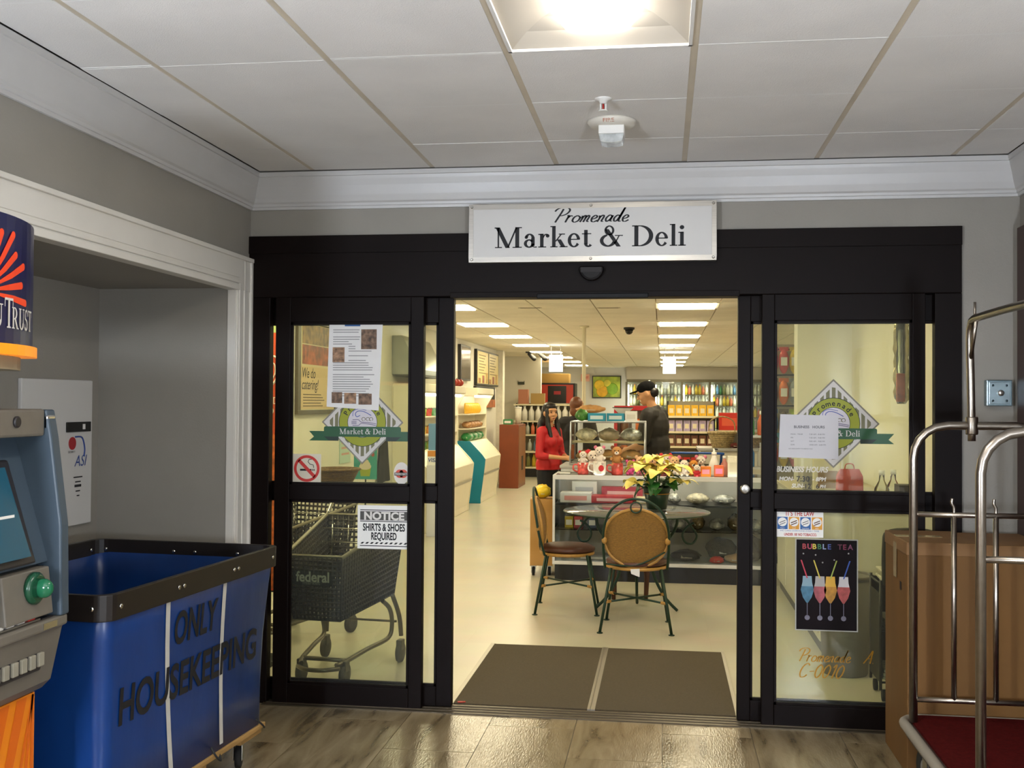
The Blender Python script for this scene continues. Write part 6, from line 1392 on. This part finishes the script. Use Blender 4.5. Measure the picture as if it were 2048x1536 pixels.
# ------------------------------------------------------------------ glass-door coolers on the back wall
t = thing('drink_cooler', 'row of lit glass-door drink coolers on the back wall', 'cooler', (.87, 24.3, 0)); cf = mat('cooler_frame', '6f6a58', .4, metal=.4)
W0, n = -1.83, 5
G().box(W0, W0+n*.735, .3, .39, 0, 2.1).build('back_panel', mat('cooler_white', 'dcd8c4', .5), t); G().box(W0, W0+n*.735, -.35, .39, 2.08, 2.15).build('top', cf, t); G().box(W0, W0+n*.735, -.35, .39, 0, .12).build('plinth', black, t)
for k in range(n+1): G().box(W0+k*.735-.03, W0+k*.735+.03, -.35, -.3, .12, 2.08).build('door_post', cf, t); 
for k in range(n):
    d = G().box(W0+k*.735+.03, W0+(k+1)*.735-.03, -.34, -.332, .12, 2.08).build('door_glass', clear_m, t); G().tube([(W0+k*.735+.07, -.37, .9), (W0+k*.735+.07, -.37, 1.3)], .012, 6).build('handle', bw, t)
    G().tube([(W0+k*.735+.05, -.24, .2), (W0+k*.735+.05, -.24, 2.0)], .018, 6).build('light_tube', mat('cooler_tube', 'ffffff', .5, emit=(.95, 1, .85), es=22), t)
for z in (.25, .55, .85, 1.15, 1.45, 1.75): G().box(W0+.03, W0+n*.735-.03, -.2, .3, z-.015, z).build('wire_shelf', cf, t)
G().box(W0, W0+n*.735, -.3, .38, 2.15, 2.48).build('bulkhead', shopwall2, t)
kinds = [[yl, org, wht, yl], [wht, blu, grn, olv, wht], [wht, wht, olv, wht], [wht, yl, wht, olv], [gry, wht]]
for k in range(n):
    for j, z in enumerate((.85, 1.15, 1.45, 1.75)):
        row(7, .87+W0+k*.735+.08, .87+W0+(k+1)*.735-.04, 24.25, z, kinds[(k+j) % 5][:], 'chilled drink bottle on the '+('fourth', 'third', 'second', 'top')[j]+' shelf of cooler '+('beside the yellow picture', 'with amber goods, next to the first', 'in the middle of the row', 'past the middle of the row', 'at the far end of the row')[k], 'chilled bottles')
# back-wall picture, machine, boxes, signs
t = thing('fruit_picture', 'framed yellow and green fruit picture on the back wall', 'picture', (-1.53, 24.69, 1.95)); G().box(-.4, .4, -.04, 0, -.31, .31).build('frame', dkf, t, bev=.005); G().box(-.37, .37, -.045, -.04, -.28, .28).build('print', mat('fruit_print', '8f9a2c', .5, var=.6, vscale=4), t)
for x, z, r, c in ((-.2, .05, .14, 'd8b020'), (-.12, -.12, .16, 'd09a1c'), (.15, -.05, .16, '7aa028'), (.02, .1, .1, 'c9b83c')): G().lathe([(r, 0), (r*.9, .004), (0, .006)], (x, -.046, z), 20, axis=(0, -1, 0)).build('fruit', mat('fr_'+c, c, .5, var=.2, vscale=8), t)
rm = mat('machine_red', 'c2300f', .4)
t = thing('vending_machine', 'red drinks machine with black centre panel by the far wall', 'vending machine', (-2.5, 20.3, 0)); G().box(-.47, .47, -.3, .4, 0, 1.97).build('cabinet', black, t, bev=.01); G().box(-.43, .43, -.31, -.3, .2, 1.93).build('front', rm, t); G().box(-.16, .27, -.325, -.31, .9, 1.9).build('black_panel', mat('panel_gloss', '120a0a', .2), t); G().box(-.02, .14, -.33, -.325, 1.7, 1.78).build('display', mat('display_red', 'b01c24', .4), t)
carton('cardboard_box', 'wide tan cardboard box on top of the red drinks machine', (-2.55, 20.3, 1.971), (.75, .5, .22), mat('ctn_yellow', 'c09a54', .6))
t = thing('exit_sign', 'small red lettered sign on the wall near the red machine', 'sign', (-2.12, 24.69, 2.2)); G().box(-.12, .12, -.04, 0, -.1, .1).build('case', mat('exit_pale', 'd8a08c', .5), t); text('EXIT', .09, mat('exit_red', 'c22c1c', .5), t, (0, -.042, -.03), align='CENTER', bold=.002)
t = thing('espresso_machine', 'grey coffee machine on a stand in front of the red drinks machine', 'coffee machine', (-2.35, 18.6, 0)); G().box(-.3, .3, -.25, .25, 0, 1.1).build('stand', mat('stand_brown', '6a5a44', .5), t); G().box(-.27, .27, -.2, .2, 1.1, 1.5).build('body', mat('coffee_grey', '3a4048', .35), t, bev=.01); G().box(-.2, .2, -.26, -.2, 1.1, 1.14).build('drip_tray', steel, t)
for x in (-.12, .12): G().lathe([(.02, 1.3), (.03, 1.24)], (x, -.21, 0), 10).build('spout', steel, t)
for x, y, nm in ((-1.79, 13.0, 'glowing white box sign hanging over the aisle by the wall cases'), (.115, 14.0, 'glowing white box sign hanging over the aisle to the coolers')):
    t = thing('lightbox_sign', nm, 'sign', (x, y, 2.04)); G().box(-.11, .11, -.05, .05, 0, .28).build('lightbox', mat('lightbox_glow', 'ffffff', .5, emit=(1, 1, .92), es=5), t); 
    for s in (-.08, .08): G().tube([(s, 0, .28), (s, 0, SC-2.04)], .004, 6).build('hanger', steel, t)
t = thing('dome_camera', 'black dome security camera on the shop ceiling', 'camera', (-.43, 8.72, SC)); G().lathe([(.07, 0), (.07, -.025), (.055, -.03)], seg=20).build('base', black, t); G().lathe([(.055, -.03), (.048, -.06), (.028, -.085), (0, -.092)], seg=18).build('dome', mat('dome_gloss', '0a0a0c', .08), t)
t = thing('track_spotlight', 'black track spotlight on the shop ceiling by the wall cases', 'spotlight', (-2.4, 15.3, SC)); G().box(-.2, .2, -.02, .02, -.03, 0).build('track', black, t)
for x in (-.13, .08): G().cap((x, 0, -.05), (x+.1, -.05, -.14), .035, .045).build('lamp_head', black, t)
for x, y in ((-1.35, 5.75), (-.55, 5.8)):
    t = thing('ceiling_vent', 'thin dark slot vent in the shop ceiling', 'vent', (x, y, SC), 0, 'slot vents'); G().box(-.1, .1, -.012, .012, -.004, .0).build('slot', gap_m, t); G().box(-.12, .12, -.02, .02, -.002, .001).build('trim', shopline, t)
struct(G().lathe([(.045, 0), (.045, .02), (.024, .03), (.024, 2.46), (.06, 2.47), (.06, SC)], (-.985, 8.42, 0), 14).build('trim_pole', mat('pole_cream', 'd9d0b4', .5)))
t = thing('thermostat', 'small dark control box on the far cream wall', 'control box', (-2.98, 17.6, 1.95)); G().box(-.07, .07, -.03, 0, -.06, .02).build('case', mat('ctrl_dark', '3a4030', .5), t, bev=.004); G().box(-.06, .06, -.032, -.03, .0, .02).build('cover', pw, t)
